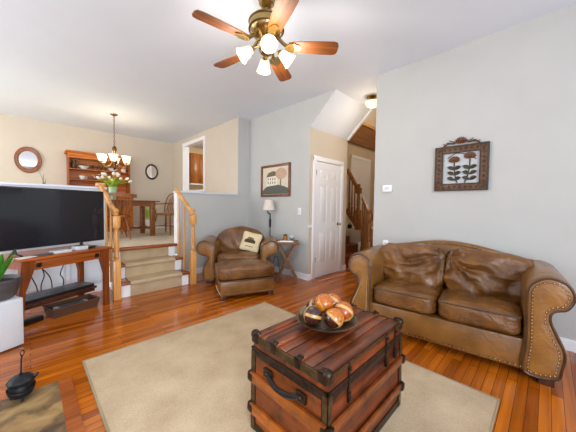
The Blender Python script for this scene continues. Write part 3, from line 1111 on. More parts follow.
# throw pillow on the armchair
q_ = rotz(cha, (.19, .30))
pw = thing('throw_pillow', 'cream canvas throw pillow with a dark brown print on the leather armchair', 'pillow', (2.376 + q_[0], 3.493 + q_[1], .465), cha)
Mx = Matrix.Rotation(-.12, 4, 'Z') @ Matrix.Rotation(-.40, 4, 'X') @ Matrix.Rotation(.22, 4, 'Y')
def fnp(w_, q):
    k = max(abs(q.x), abs(q.z))
    w_.y *= 1.05 - .75 * k ** 3
    s_ = 1 - .08 * (1 - abs(q.x * q.z)) * k
    return Vector((w_.x * s_, w_.y, w_.z * s_))
Mp = Matrix.Translation((0, 0, .17)) @ Mx
po = obj('cover', MB().cushion((0, 0, 0), (.34, .12, .34), 9, 14, fnp, Mp), 'canvas', pw)
pm = MB()
def flat(mb, pts, y, M4, th=.002):
    mb.prism(pts, y - th, y, 'y', 0, M4)
flat(pm, [(-.10, -.035), (.085, -.035), (.09, 0), (.07, .02), (-.085, .02), (-.10, 0)], -.064, Mp)
flat(pm, [(-.07, .02), (.06, .02), (.035, .06), (-.04, .065)], -.066, Mp)
pm.cur = 1
flat(pm, [(-.055, .024), (-.01, .024), (-.01, .054), (-.035, .054)], -.068, Mp)
flat(pm, [(.003, .024), (.045, .024), (.028, .052), (.003, .054)], -.068, Mp)
flat(pm, [(-.07, -.10), (.07, -.10), (.07, -.088), (-.07, -.088)], -.055, Mp)
obj('print', pm, ['print', 'print2'], po)

# ------------------------------------------------------------------ trunk
TX0, TX1, TY0, TY1, TZ = .862, 1.648, .612, 1.142, .0145
tw, td = TX1 - TX0, TY1 - TY0
tr = thing('steamer_trunk', 'old wooden steamer trunk with iron straps used as a coffee table on the rug', 'trunk', ((TX0 + TX1) / 2, (TY0 + TY1) / 2, TZ))
hx, hy = tw / 2 - .012, td / 2 - .012
TH, LB = .537, .445
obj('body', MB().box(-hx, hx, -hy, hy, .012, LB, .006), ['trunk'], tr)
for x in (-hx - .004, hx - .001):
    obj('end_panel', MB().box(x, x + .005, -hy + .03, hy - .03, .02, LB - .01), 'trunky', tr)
lid = obj('lid', MB().box(-hx - .002, hx + .002, -hy - .002, hy + .002, LB + .004, TH - .012, .01), 'trunkl', tr)
for k in range(6):      # lid boards
    y0 = -hy + k * 2 * hy / 6
    obj('lid_board', MB().box(-hx + .006, hx - .006, y0 + .003, y0 + 2 * hy / 6 - .003, TH - .016, TH - .007, .003), 'trunkl', lid)
for y in (-hy + .028, -hy / 3, hy / 3, hy - .028):      # raised slats with clasps
    so = obj('lid_slat', MB().box(-hx - .004, hx + .004, y - .024, y + .024, TH - .012, TH + .002, .005), 'trunkl', lid)
    for x in (-hx - .004, hx + .004):
        sg = 1 if x > 0 else -1
        obj('clasp', MB().box(x - .018 - sg * .012, x + .018 - sg * .012, y - .017, y + .017, TH - .004, TH + .009, .005).box(x - .006, x + .006, y - .022, y + .022, TH - .045, TH + .008, .004).ball((x - sg * .012, y, TH + .012), .009, 8, 6), 'tmetal', so)
bd = MB()        # dark band at the lid seam and bottom
for z0, z1, e in ((LB - .028, LB + .006, .006), (LB + .008, LB + .02, .008), (.0, .045, .006)):
    bd.box(-hx - e, hx + e, -hy - e, -hy + .004, z0, z1, .002).box(-hx - e, hx + e, hy - .004, hy + e, z0, z1, .002)
    bd.box(-hx - e, -hx + .004, -hy - e, hy + e, z0, z1, .002).box(hx - .004, hx + e, -hy - e, hy + e, z0, z1, .002)
obj('seam_band', bd, 'tmetal', tr)
ed = MB()        # brassy top edging
for y in (-hy - .004, hy + .004):
    ed.box(-hx - .006, hx + .006, y - .004, y + .004, TH - .022, TH - .008, .002)
for x in (-hx - .004, hx + .004):
    ed.box(x - .004, x + .004, -hy - .006, hy + .006, TH - .045, TH - .006, .002)
obj('edge_binding', ed, 'tbrass', lid)
for x in (-hx, hx):
    for y in (-hy, hy):
        sx_, sy_ = (1 if x > 0 else -1), (1 if y > 0 else -1)
        obj('corner_cap', MB().box(min(x - sx_ * .034, x + sx_ * .01), max(x - sx_ * .034, x + sx_ * .01), min(y - sy_ * .034, y + sy_ * .01), max(y - sy_ * .034, y + sy_ * .01), TH - .05, TH + .004, .012).ball((x - sx_ * .008, y - sy_ * .008, TH - .004), .025, 12, 8), 'tmetal', lid)
        obj('corner_post', MB().box(min(x - sx_ * .024, x + sx_ * .008), max(x - sx_ * .024, x + sx_ * .008), y + sy_ * .003, y + sy_ * .008, .0, LB, .001).box(x + sx_ * .003, x + sx_ * .008, min(y - sy_ * .024, y + sy_ * .008), max(y - sy_ * .024, y + sy_ * .008), .0, LB, .001), 'tbrass', tr)
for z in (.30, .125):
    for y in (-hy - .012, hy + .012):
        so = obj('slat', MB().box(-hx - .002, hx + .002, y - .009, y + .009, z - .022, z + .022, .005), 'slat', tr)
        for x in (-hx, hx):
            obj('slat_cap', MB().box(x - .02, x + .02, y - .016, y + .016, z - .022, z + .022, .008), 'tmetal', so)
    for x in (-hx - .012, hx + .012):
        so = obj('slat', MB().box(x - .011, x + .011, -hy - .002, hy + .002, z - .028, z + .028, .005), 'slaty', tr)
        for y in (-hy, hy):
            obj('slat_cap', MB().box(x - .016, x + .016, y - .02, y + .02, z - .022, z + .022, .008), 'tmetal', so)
for x in (-hx + .155, hx - .37 + .15, hx - .10):
    sb = MB().box(x - .007, x + .007, -hy - .011, -hy - .002, LB - .10, TH - .004, .003)
    sb.box(x - .010, x + .010, -hy - .016, -hy - .004, LB - .10, LB - .05, .004)
    sb.ball((x, -hy - .014, TH - .03), .009, 8, 6).ball((x, -hy - .016, LB - .08), .009, 8, 6).ball((x, -hy - .014, LB + .02), .008, 8, 6)
    obj('hasp', sb, 'tmetal', tr)
# leather handle on the near end
hd = MB()
hz = .365
pts = catmull([(-hx - .01, .115, hz + .012), (-hx - .026, .09, hz + .008), (-hx - .036, .045, hz - .004), (-hx - .038, 0, hz - .008), (-hx - .036, -.045, hz - .004), (-hx - .026, -.09, hz + .008), (-hx - .01, -.115, hz + .012)], 4, False)
hd.tube(pts, .013, 8)
ho = obj('handle', hd, 'blkl', tr)
for y in (-.115, .115):
    obj('handle_mount', MB().box(-hx - .02, -hx - .002, y - .03, y + .03, hz - .012, hz + .036, .006).ball((-hx - .022, y, hz + .014), .014, 8, 6), 'tmetal', ho)

# bowl and inlaid wooden balls
TT = TZ + TH + .011
bx_, by_ = 1.235, .900
bw = thing('bowl', 'shallow dark metal bowl of wooden balls on the trunk lid', 'bowl', (bx_, by_, TT + .001))
obj('dish', MB().lathe([(.07, 0), (.11, .004), (.165, .028), (.179, .038), (.181, .042), (.174, .043), (.16, .036), (.11, .014), (.001, .008)], 40), 'bowl', bw)
obj('foot_ring', MB().torus(.07, .005, 24, 6, Matrix.Translation((0, 0, .005))), 'bowl', bw)
def ballobj(dxr, dyf, z, r, mi, rot, label):
    # dxr along camera right, dyf away from camera, both in the horizontal plane
    x = bx_ + (dxr + dyf) * .7071
    y = by_ + (dyf - dxr) * .7071
    o = obj('wooden_ball', MB().ball((0, 0, 0), r * 1.06, 28, 18), BALLS[mi], loc=(x, y, TT + z + .003), rot=rot)
    tag(o, label, 'ball', 'inlaid wooden balls in the bowl')
ballobj(-.088, -.052, .072, .051, 0, (.3, .2, 1.1), 'dark walnut ball with a pale band at the left front of the bowl')
ballobj(.028, -.080, .069, .052, 2, (.5, .6, .2), 'ball of mixed amber and walnut inlay at the front centre of the bowl')
ballobj(.098, .0, .075, .055, 3, (.2, .9, .4), 'orange ball with pale crossing bands at the right of the bowl')
ballobj(-.016, .015, .118, .053, 1, (1, .2, .3), 'plain glowing amber ball heaped in the middle of the bowl')
ballobj(.052, .088, .092, .053, 3, (.9, .3, 1.4), 'orange banded ball at the back of the bowl, behind the plain amber one')
ballobj(-.066, .072, .066, .048, 0, (1.2, .4, .2), 'walnut ball with a pale band at the back left of the bowl')
ballobj(-.128, .012, .066, .030, 4, (0, 0, 0), 'small olive ball at the far left rim of the bowl')

# ------------------------------------------------------------------ ceiling fan
fx, fy = 1.458, 1.744
fan = thing('ceiling_fan', 'brass ceiling fan with five oak blades and four lit glass shades', 'ceiling fan', (fx, fy, H))
obj('canopy', MB().lathe([(.073, 0), (.075, -.03), (.07, -.05), (.072, -.06), (.062, -.085), (.064, -.095), (.045, -.115), (.025, -.125)], 28), 'brass', fan)
obj('downrod', MB().lathe([(.012, -.12), (.012, -.22)], 12), 'brass', fan)
mo = obj('motor', MB().lathe([(.02, -.19), (.035, -.20), (.05, -.205), (.12, -.215), (.14, -.235), (.145, -.26), (.145, -.30), (.135, -.33), (.11, -.355), (.07, -.375), (.05, -.40), (.05, -.43)], 32), 'brass', fan)
obj('motor_ring', MB().torus(.146, .006, 36, 8, Matrix.Translation((0, 0, -.25))).torus(.146, .006, 36, 8, Matrix.Translation((0, 0, -.31))), 'brassd', mo)
ZB = -.44
for k in range(5):
    a = math.radians(29 + 72 * k)
    Mr = Matrix.Rotation(a, 4, 'Z')
    Mt = Mr @ Matrix.Translation((0, 0, ZB)) @ Matrix.Rotation(math.radians(-12), 4, 'X')
    pr_ = [(.19, -.042), (.25, -.055), (.45, -.066), (.57, -.068), (.60, -.058), (.612, -.03), (.612, .03), (.60, .058), (.57, .068), (.45, .066), (.25, .055), (.19, .042)]
    bo = obj('blade', MB().prism(pr_, -.004, .004, 'z'), 'fanw', fan, loc=Mt.translation, rot=Mt.to_euler())
    ir = MB()
    Mi = Mr
    ir.tube([Mi @ Vector(p) for p in catmull([(.09, 0, -.36), (.13, 0, -.40), (.16, 0, -.425), (.20, 0, ZB - .008)], 4, False)], [.016] * 13, 8)
    ir.prism([(.16, -.012), (.19, -.04), (.235, -.045), (.285, -.02), (.295, 0), (.285, .02), (.235, .045), (.19, .04), (.16, .012)], -.014, -.005, 'z', 0, Mt)
    ir.v = [tuple(v) for v in ir.v]
    obj('blade_iron', ir, 'brass', fan)
lk = obj('light_kit', MB().lathe([(.05, -.43), (.06, -.45), (.062, -.48), (.05, -.50), (.03, -.515), (.012, -.53), (.008, -.555), (.001, -.56)], 24), 'brass', fan)
for k in range(4):
    a = math.radians(236 + 90 * k)
    dr_ = Vector((math.cos(a), math.sin(a), 0))
    tip = dr_ * .115 + Vector((0, 0, -.475))
    ax = (dr_ * .80 + Vector((0, 0, -.62))).normalized()
    Ma = Matrix.Translation(tip) @ ax.to_track_quat('Z', 'Y').to_matrix().to_4x4()
    am = obj('lamp_arm', MB().tube([dr_ * .04 + Vector((0, 0, -.46)), dr_ * .08 + Vector((0, 0, -.455)), tip], .008, 8).lathe([(.012, -.01), (.024, 0), (.026, .018), (.02, .02)], 14, Ma), 'brass', fan)
    sh = obj('lamp_shade', MB().lathe([(.024, .01), (.034, .02), (.043, .05), (.050, .08), (.058, .105), (.064, .12), (.061, .12), (.054, .104), (.046, .08), (.039, .05), (.030, .022)], 20, Ma, cap=False), 'shade', fan)
    obj('bulb', MB().ball(Ma @ Vector((0, 0, .062)), .024, 12, 8), 'bulb', sh)
    point('fan_bulb', tuple(Vector((fx, fy, H)) + Ma @ Vector((0, 0, .21))), 8.5, (1, .92, .8), .04)

# ------------------------------------------------------------------ wall pieces
# carved relief art on the sofa wall
ra = thing('relief_plaque', 'square carved brown frame with metal flowers and a scrolled crest above the loveseat', 'wall art', (XS - .002, .705, 1.462))
MY = Matrix(((0, 0, -1, 0), (-1, 0, 0, 0), (0, 1, 0, 0), (0, 0, 0, 1)))   # local (a,b,depth) -> faces -X ; a to the right as seen
def wx(mb, x0, x1, z0, z1, d0, d1, bev=0):
    mb.box(-d1, -d0, -x1, -x0, z0, z1, bev)
w2, hh = .245, .485
f_ = MB()
fw = .068
wx(f_, -w2, -w2 + fw, 0, hh, 0, .03, .006); wx(f_, w2 - fw, w2, 0, hh, 0, .03, .006)
wx(f_, -w2 + fw, w2 - fw, 0, fw, 0, .029, .006); wx(f_, -w2 + fw, w2 - fw, hh - fw, hh, 0, .029, .006)
fo = obj('frame', f_, 'artf', ra)
ob_ = MB()
for s_ in (-1, 1):
    wx(ob_, s_ * w2 - .008, s_ * w2 + .008, -.006, hh + .006, 0, .036, .003)
    wx(ob_, s_ * (w2 - fw) - .005, s_ * (w2 - fw) + .005, fw - .006, hh - fw + .006, 0, .036, .002)
for z in (0, hh):
    wx(ob_, -w2 - .008, w2 + .008, z - .008, z + .008, 0, .0365, .003)
for z in (fw, hh - fw):
    wx(ob_, -w2 + fw, w2 - fw, z - .005, z + .005, 0, .036, .002)
for i in range(9):
    for z in (fw / 2, hh - fw / 2):
        ob_.ball((-.03, -(-w2 + .04 + i * (2 * w2 - .08) / 8), z), .014, 8, 6, (.5, 1, 1))
    for s_ in (-1, 1):
        ob_.ball((-.03, s_ * (w2 - fw / 2), .04 + i * (hh - .08) / 8), .014, 8, 6, (.5, 1, 1))
obj('frame_moulding', ob_, 'artd', fo)
g_ = MB(); wx(g_, -w2 + .05, w2 - .05, .05, hh - .05, .0, .008); obj('backing', g_, 'artb', ra)
fl = MB(); fh = MB()
def P(a, z, d=.014):
    return (-d, -a, z)
for (sx_, sz, tilt) in ((-.06, hh - .155, .02), (.085, hh - .125, -.03)):
    fl.tube([P(*q) for q in [(sx_ + tilt * 1.5, .08), (sx_ + tilt * .5, .16), (sx_, .25), (sx_, sz)]], .006, 6)
    for k in range(9):
        a = PI * k / 8
        fh.leaf(P(sx_, sz - .01), P(sx_ + .058 * math.cos(a), sz - .0 + .05 * math.sin(a), .026), .034, side=(0, math.sin(a), math.cos(a)))
    fh.ball(P(sx_, sz + .005, .024), .017, 10, 8)
    for j, zz in enumerate((.11, .17, .23)):
        for s_ in (-1, 1):
            fl.leaf(P(sx_, zz), P(sx_ + s_ * .066, zz + .03, .024), .042, (0, 0, .012), side=(0, .45 * s_, 1))
fl.tube([P(*q) for q in [(-.13, .36), (-.05, .41), (.02, .40), (.14, .33)]], .004, 6)
obj('stem', fl, 'artd', ra); obj('flower', fh, 'artm', ra)
cr_ = MB()
for s_ in (-1, 1):
    cr_.tube([P(*q, .02) for q in [(s_ * .17, hh + .012), (s_ * .12, hh + .045), (s_ * .07, hh + .03), (s_ * .045, hh + .06), (0, hh + .05)]], .009, 6)
    for (a, z) in ((.11, .03), (.08, .05), (.05, .035), (.14, .02)):
        cr_.leaf(P(s_ * a, hh + z, .02), P(s_ * (a + .035), hh + z + .02, .03), .022, side=(0, -.4 * s_, 1))
for k in range(9):
    a = PI * k / 8
    cr_.leaf(P(0, hh + .03, .02), P(.058 * math.cos(a), hh + .05 + .05 * math.sin(a), .035), .028, side=(0, math.sin(a), math.cos(a)))
cr_.ball(P(0, hh + .055, .034), .018, 10, 8)
obj('crest', cr_, 'artf', ra)
# thermostat and outlets
th = thing('thermostat', 'small white thermostat on the grey wall left of the carved plaque', 'thermostat', (XS, 1.53, 1.51))
obj('housing', MB().box(-.025, 0, -.065, .065, -.045, .045, .006), 'white', th)
obj('display', MB().box(-.027, -.024, -.035, .03, -.015, .022, .001), 'lgrey', th)
def plate(loc, label, cat, sw, name):
    o = thing(name, label, cat, loc)
    obj('cover_plate', MB().box(-.007, 0, -.036, .036, -.058, .058, .003), 'white', o)
    if sw:
        obj('toggle', MB().box(-.014, -.005, -.016, .016, -.032, .032, .002), 'lgrey', o)
    else:
        for z in (-.022, .022):
            obj('socket', MB().box(-.009, -.005, -.016, .016, z - .014, z + .014, .002), 'lgrey', o)
plate((XP, 3.07, 1.17), 'white light switch on the wall beside the closet door', 'switch', True, 'light_switch')
plate((XS, 1.54, .76), 'white wall outlet just above the left end of the loveseat', 'outlet', False, 'wall_outlet')
# house picture
hp = thing('framed_print', 'framed folk print of a white house and rust tree above the floor lamp', 'picture', (XP, 3.70, 1.435))
pw2, ph = .41, .61
f_ = MB()
wx(f_, -pw2, -pw2 + .045, 0, ph, 0, .03, .005); wx(f_, pw2 - .045, pw2, 0, ph, 0, .03, .005); wx(f_, -pw2 + .045, pw2 - .045, 0, .045, 0, .029, .005); wx(f_, -pw2 + .045, pw2 - .045, ph - .045, ph, 0, .029, .005)
obj('frame', f_, 'pic_f', hp)
pc = MB()
wx(pc, -pw2 + .03, pw2 - .03, .03, ph - .03, 0, .010)
pc.cur = 4
def poly(pts, d):
    pc.add([(-d, -a, z) for a, z in pts] + [(-d + .002, -a, z) for a, z in pts], [tuple(range(len(pts))), tuple(range(len(pts), 2 * len(pts)))[::-1]] + [(i, (i + 1) % len(pts), len(pts) + (i + 1) % len(pts), len(pts) + i) for i in range(len(pts))])
poly([(-.36, .05), (.36, .05), (.36, .15), (.25, .19), (.05, .23), (-.12, .23), (-.28, .18), (-.36, .12)], .0115)
pc.cur = 1
poly([(-.24, .20), (.06, .22), (.06, .40), (-.24, .38)], .0125)
pc.cur = 2
poly([(-.26, .38), (.08, .40), (.03, .47), (-.06, .49), (-.20, .46)], .013)
poly([(.135, .20), (.165, .20), (.16, .36), (.14, .36)], .013)
pc.cur = 3
poly([(.16 + .15 * math.cos(2 * PI * k / 20), .43 + .105 * math.sin(2 * PI * k / 20)) for k in range(20)], .0135)
pc.cur = 5
for i in range(4):
    for z in (.25, .32):
        poly([(-.21 + i * .065, z), (-.185 + i * .065, z), (-.185 + i * .065, z + .04), (-.21 + i * .065, z + .04)], .0135)
obj('print', pc, ['p_sky', 'p_house', 'p_roof', 'p_tree', 'p_hill', 'p_win'], hp, smooth=False)
# mirrors on the dining wall
MW = lambda x, z: Matrix.Translation((x, YF - .012, z)) @ Matrix.Rotation(PI / 2, 4, 'X')
m1 = thing('wall_mirror', 'round oak framed mirror on the beige dining wall above the television', 'mirror', (.035, YF - .012, 2.168))
MI = Matrix.Rotation(PI / 2, 4, 'X')
MO1 = MI @ Matrix.Diagonal((.9, 1.17, 1, 1))
obj('frame', MB().lathe([(.155, 0), (.16, .02), (.185, .03), (.205, .024), (.222, .03), (.235, .02), (.235, 0)], 48, MO1, cap=False).lathe([(.155, 0), (.235, 0)], 48, MO1, cap=False), 'mframe', m1)
obj('mirror_glass', MB().lathe([(.16, .002), (.158, .010), (.001, .010)], 48, MO1), 'silver', m1)
m2 = thing('wall_mirror', 'small oval dark framed mirror on the dining wall right of the hutch', 'mirror', (2.478, YF - .012, 2.165))
MO = MI @ Matrix.Diagonal((.76, 1, 1, 1))
obj('frame', MB().lathe([(.165, 0), (.17, .02), (.19, .03), (.215, .02), (.22, 0)], 40, MO, cap=False), 'mdark', m2)
obj('mirror_glass', MB().lathe([(.172, .002), (.17, .010), (.001, .010)], 40, MO), 'silver', m2)

# ------------------------------------------------------------------ floor lamp and side table
fl_ = thing('floor_lamp', 'black floor lamp with a pale linen shade in the corner behind the armchair', 'lamp', (3.262, 3.735, 0))
obj('base', MB().lathe([(.08, 0), (.085, .012), (.03, .025), (.012, .04)], 24), 'iron', fl_)
obj('pole', MB().lathe([(.010, .03), (.010, .85), (.022, .86), (.024, 1.0), (.014, 1.02), (.012, 1.12)], 12), 'iron', fl_)
obj('swing_arm', MB().tube([(0, 0, 1.10), (-.03, .03, 1.13), (-.035, .035, 1.17)], .012, 8), 'iron', fl_)
obj('lamp_shade', MB().lathe([(.118, 1.18), (.076, 1.37), (.073, 1.37), (.115, 1.18)], 28, Matrix.Translation((-.03, .03, 0)) if False else Matrix.Translation((-.035, .0, 0)), cap=False), 'linen', fl_)

sa = math.radians(-45)
sd_ = thing('side_table', 'small folding wooden side table with crossed legs beside the armchair', 'side table', (3.10, 3.11, 0), sa)
SH = .66
tp = MB().box(-.20, .20, -.14, .14, SH - .02, SH, .006)
obj('tabletop', tp, 'rope', sd_)
tm = MB().box(-.20, .20, -.147, -.135, SH - .035, SH + .008, .003).box(-.20, .20, .135, .147, SH - .035, SH + .008, .003)
obj('apron', tm, 'rope', sd_)
for y in (-.11, .11):
    for s_ in (-1, 1):
        a, c = Vector((s_ * .17, y + s_ * .012, 0)), Vector((-s_ * .15, y + s_ * .012, SH - .02))
        mb = MB(); rail(mb, a + Vector((0, 0, .012)), c, .018, .034); obj('leg', mb, 'rope', sd_)
for s_ in (-1, 1):
    obj('stretcher', MB().tube([(s_ * .125, -.11, .10), (s_ * .125, .11, .10)], .010, 8), 'rope', sd_)
def st_at(dx, dy):
    q = rotz(sa, (dx, dy)); return (3.10 + q[0], 3.11 + q[1])
x_, y_ = st_at(-.03, .03)
cj = thing('jar_candle', 'amber glass jar candle on the folding side table', 'candle', (x_, y_, SH))
obj('jar', MB().lathe([(.034, 0), (.038, .005), (.038, .085), (.030, .095), (.032, .098)], 20), 'amber', cj)
obj('lid', MB().lathe([(.034, .098), (.036, .103), (.036, .112), (.02, .118), (.008, .124), (.001, .126)], 20), 'tbrass', cj)
x_, y_ = st_at(.085, .04)
gl = thing('votive_glass', 'small dark footed votive right of the amber candle on the side table', 'votive', (x_, y_, SH))
obj('holder', MB().lathe([(.03, 0), (.032, .006), (.012, .018), (.012, .03), (.04, .035), (.042, .05)], 16), 'iron', gl)
obj('cup', MB().lathe([(.026, .05), (.03, .056), (.032, .095), (.029, .095), (.026, .06)], 16, cap=False), 'lgrey', gl)
x_, y_ = st_at(-.02, -.068)
tag(obj('plate', MB().box(-.13, .13, -.055, .055, 0, .012, .004).box(-.10, .12, -.05, .045, .012, .022, .003), 'porcelain', loc=(x_, y_, SH), rot=(0, 0, sa + .03)), 'white flat book lying at the front of the side table', 'book')
x_, y_ = st_at(-.28, .05)
tag(obj('cord', MB().tube(catmull([(3.27, 3.70, .02), (3.20, 3.55, .25), (3.14, 3.44, .36), (3.15, 3.38, .31), (3.15, 3.35, .16), (3.17, 3.34, .03), (3.22, 3.48, .008), (3.27, 3.62, .008)], 5, False), .006, 6), 'blk'), 'black lamp cord hanging between the armchair and the side table', 'cord')

# ------------------------------------------------------------------ television, table and neighbours
ta = math.atan2(.434, .901)
TC = Vector((.262, 3.84, 0))
def at(dx, dy, z=0):
    q = rotz(ta, (dx, dy)); return (TC.x + q[0], TC.y + q[1], z)
tt = thing('console_table', 'mission style oak table with low shelf holding the television', 'table', TC, ta)
TWh, TDh, TTH, TDb = .438, .21, .72, .34
obj('tabletop', MB().box(-TWh - .02, TWh + .0, -TDh, TDb, TTH - .025, TTH, .004), 'tvw', tt)
ap = obj('apron', MB().box(-TWh + .05, TWh - .05, -TDh + .03, -TDh + .05, TTH - .125, TTH - .025).box(-TWh + .05, TWh - .05, TDb - .05, TDb - .03, TTH - .125, TTH - .025).box(-TWh + .05, -TWh + .07, -TDh + .05, TDb - .05, TTH - .125, TTH - .025).box(TWh - .07, TWh - .05, -TDh + .05, TDb - .05, TTH - .125, TTH - .025), 'tvw', tt)
dw = obj('drawer', MB().box(-.335, .30, -TDh + .022, -TDh + .032, TTH - .115, TTH - .035, .003), 'tvw', tt)
for x in (-.30, .26):
    obj('drawer_pull', MB().box(x - .022, x + .022, -TDh + .014, -TDh + .024, TTH - .10, TTH - .055, .003).torus(.013, .003, 14, 6, Matrix.Translation((x, -TDh + .012, TTH - .082)) @ Matrix.Rotation(PI / 2, 4, 'X')), 'iron', dw)
for sx_ in (-1, 1):
    for sy_ in (-1, 1):
        x0, y0 = sx_ * (TWh - (.055 if sx_ > 0 else .035)), (TDb - .045 if sy_ > 0 else -TDh + .045)
        pr_ = [(x0 - .026, 0), (x0 + .026, 0), (x0 + .026, TTH - .025), (x0 - .026, TTH - .025)]
        e = .055
        if sx_ > 0:
            pr_[3:4] = [(x0 - .026 - e, TTH - .025), (x0 - .026 - e + .01, TTH - .14), (x0 - .026, TTH - .32)]
        else:
            pr_[2:3] = [(x0 + .026, TTH - .32), (x0 + .026 + e - .01, TTH - .14), (x0 + .026 + e, TTH - .025)]
        pr_ = [(px_ - (.06 * (1 - pz_ / TTH) if sx_ < 0 else 0), pz_) for px_, pz_ in pr_]
        obj('leg', MB().prism(pr_, y0 - .024, y0 + .024, 'y'), 'tvleg', tt)
obj('shelf', MB().box(-TWh + .02, TWh - .09, .0, TDb - .05, .195, .215, .003), 'tvleg', tt)
obj('shelf_rail', MB().box(-TWh + .02, TWh - .09, -.018, .0, .172, .216, .003), 'foot', tt)
obj('shelf_bracket', MB().box(TWh - .09, TWh - .04, .02, .06, .19, .214).box(TWh - .09, TWh - .04, TDb - .12, TDb - .07, .19, .214), 'foot', tt)

tv = thing('television', 'wide black flat screen television standing on the oak console table', 'television', at(-.02, .05, TTH), ta)
TH_ = .632
obj('panel', MB().box(-.55, .546, 0.005, .045, .063, .063 + TH_, .006), 'bezel', tv)
obj('screen', MB().box(-.538, .534, .002, .006, .078, .063 + TH_ - .012), 'screen', tv)
for x in (-.34, .28):
    obj('stand_foot', MB().tube([(x, .025, .07), (x, .0, .02), (x, -.09, .007)], .010, 8).tube([(x, .025, .07), (x, .05, .02), (x, .10, .007)], .010, 8), 'blk', tv)
def onto(name, dx, dy, z, sx_, sy_, sz, mat, label, cat, rz=0):
    p = at(dx, dy, z)
    return tag(obj(name, MB().box(-sx_ / 2, sx_ / 2, -sy_ / 2, sy_ / 2, 0, sz, min(.005, sz * .3)), mat, loc=p, rot=(0, 0, ta + rz)), label, cat)
cb = thing('streaming_box', 'white electronics box with a dark top right of centre on the console table', 'electronics box', at(.14, -.085, TTH), ta)
obj('case', MB().box(-.065, .065, -.045, .045, 0, .045, .008), 'lgrey', cb)
obj('top_panel', MB().box(-.045, .045, -.03, .03, .0452, .048), 'dgrey', cb)
onto('remote_control', .275, -.07, TTH, .12, .045, .02, 'blk', 'black remote control right of the white box on the console table', 'remote', .5)
onto('remote_control', -.22, -.12, TTH, .16, .045, .018, 'dgrey', 'dark grey remote control on the left half of the console table', 'remote', .1)
onto('media_player', -.06, -.10, TTH, .17, .09, .028, 'lgrey', 'flat pale grey media player in front of the television', 'media player', .0)
onto('envelope', -.37, -.12, TTH, .14, .09, .006, 'paper', 'white envelope at the left end of the console table', 'paper', .2)
# on the low shelf
sb = thing('sound_bar', 'long flat dark grey component lying on the low shelf under the television', 'electronics box', at(0.02, .13, .2165), ta)
obj('case', MB().box(-.36, .34, -.12, .12, 0, .045, .005), 'dgrey', sb)
obj('front_panel', MB().box(-.355, .335, -.123, -.118, .006, .038, .001), 'blk', sb)
onto('set_top_box', -.02, .07, .262, .15, .07, .032, 'dgrey', 'small dark box on top of the long component on the low shelf', 'electronics box')
bp_ = at(.118, .02, 0)
bk = thing('wicker_basket', 'dark brown rectangular wicker basket of papers on the floor under the console table', 'basket', bp_, ta - .15)
BW, BD, BH = .228, .12, .10
def tray(mb, w0, d0, w1, d1, h, t_=.012):
    o = [(-w0, -d0, 0), (w0, -d0, 0), (w0, d0, 0), (-w0, d0, 0), (-w1, -d1, h), (w1, -d1, h), (w1, d1, h), (-w1, d1, h), (-w1 + t_, -d1 + t_, h), (w1 - t_, -d1 + t_, h), (w1 - t_, d1 - t_, h), (-w1 + t_, d1 - t_, h), (-w0 + t_, -d0 + t_, t_), (w0 - t_, -d0 + t_, t_), (w0 - t_, d0 - t_, t_), (-w0 + t_, d0 - t_, t_)]
    f = [(0, 3, 2, 1), (12, 13, 14, 15)]
    for a in (0, 4, 8):
        for i in range(4):
            j = (i + 1) % 4
            f.append((a + i, a + j, a + 4 + j, a + 4 + i))
    return mb.add(o, f)
obj('basket_body', tray(MB(), BW - .02, BD - .015, BW, BD, BH), 'wicker', bk, smooth=False)
obj('rim', MB().tube([(-BW, -BD, BH), (BW, -BD, BH), (BW, BD, BH), (-BW, BD, BH)], .010, 8, True), 'wicker', bk)
for s_ in (-1, 1):
    obj('handle', MB().tube(catmull([(s_ * BW, -.05, BH), (s_ * (BW + .012), -.035, BH - .03), (s_ * (BW + .012), .035, BH - .03), (s_ * BW, .05, BH)], 4, False), .008, 6), 'wicker', bk)
tag(obj('magazine', MB().box(-.16, .15, -.075, .07, .0, .066, .004), 'paper', loc=(bp_[0], bp_[1], .0125), rot=(0, 0, ta - .15)), 'white stack of magazines lying inside the wicker basket', 'magazines')
tag(obj('folder', MB().box(-.12, .12, -.045, .04, 0, .008, .002), 'dgrey', loc=(bp_[0] - .01, bp_[1] - .0, .079), rot=(0, 0, ta - .10)), 'dark folder on the papers in the wicker basket', 'folder')
p_ = at(-.27, .06, 0)
tag(obj('power_strip', MB().box(-.11, .11, -.04, .04, 0, .05, .006), 'blk', loc=p_, rot=(0, 0, ta)), 'black power supply on the floor left of the wicker basket', 'power strip')
# cables
def cable(pts, label, r=.006):
    tag(obj('cable', MB().tube(catmull([at(*p) for p in pts], 6, False), r, 6), 'blk'), label, 'cable', 'black cables behind the console table')
V = .350
cable([(-.185, V, .62), (-.132, V, .506), (-.081, V, .369), (-.05, V, .27), (-.04, V, .12)], 'black cable falling from left to right in the X beside the left table leg')
cable([(-.04, V + .02, .60), (-.079, V + .02, .471), (-.126, V + .02, .392), (-.175, V + .02, .31), (-.19, V + .02, .12)], 'black cable falling from right to left in the X beside the left table leg')
cable([(-.165, V + .04, .25), (-.150, V + .04, .34), (-.098, V + .04, .442), (-.023, V + .04, .505), (.053, V + .04, .44), (.111, V + .04, .317), (.12, V + .04, .12)], 'long arching black cable behind the low shelf')
cable([(.027, V + .06, .66), (.025, V + .06, .518), (.052, V + .06, .393), (.02, V + .06, .27), (.03, V + .06, .1)], 'black cable hanging straight down through the middle of the arch')
cable([(.2, V, .62), (.22, V, .501), (.197, V, .431), (.186, V, .372), (.217, V, .30), (.21, V, .12)], 'wavy black cable hanging alone right of the others')

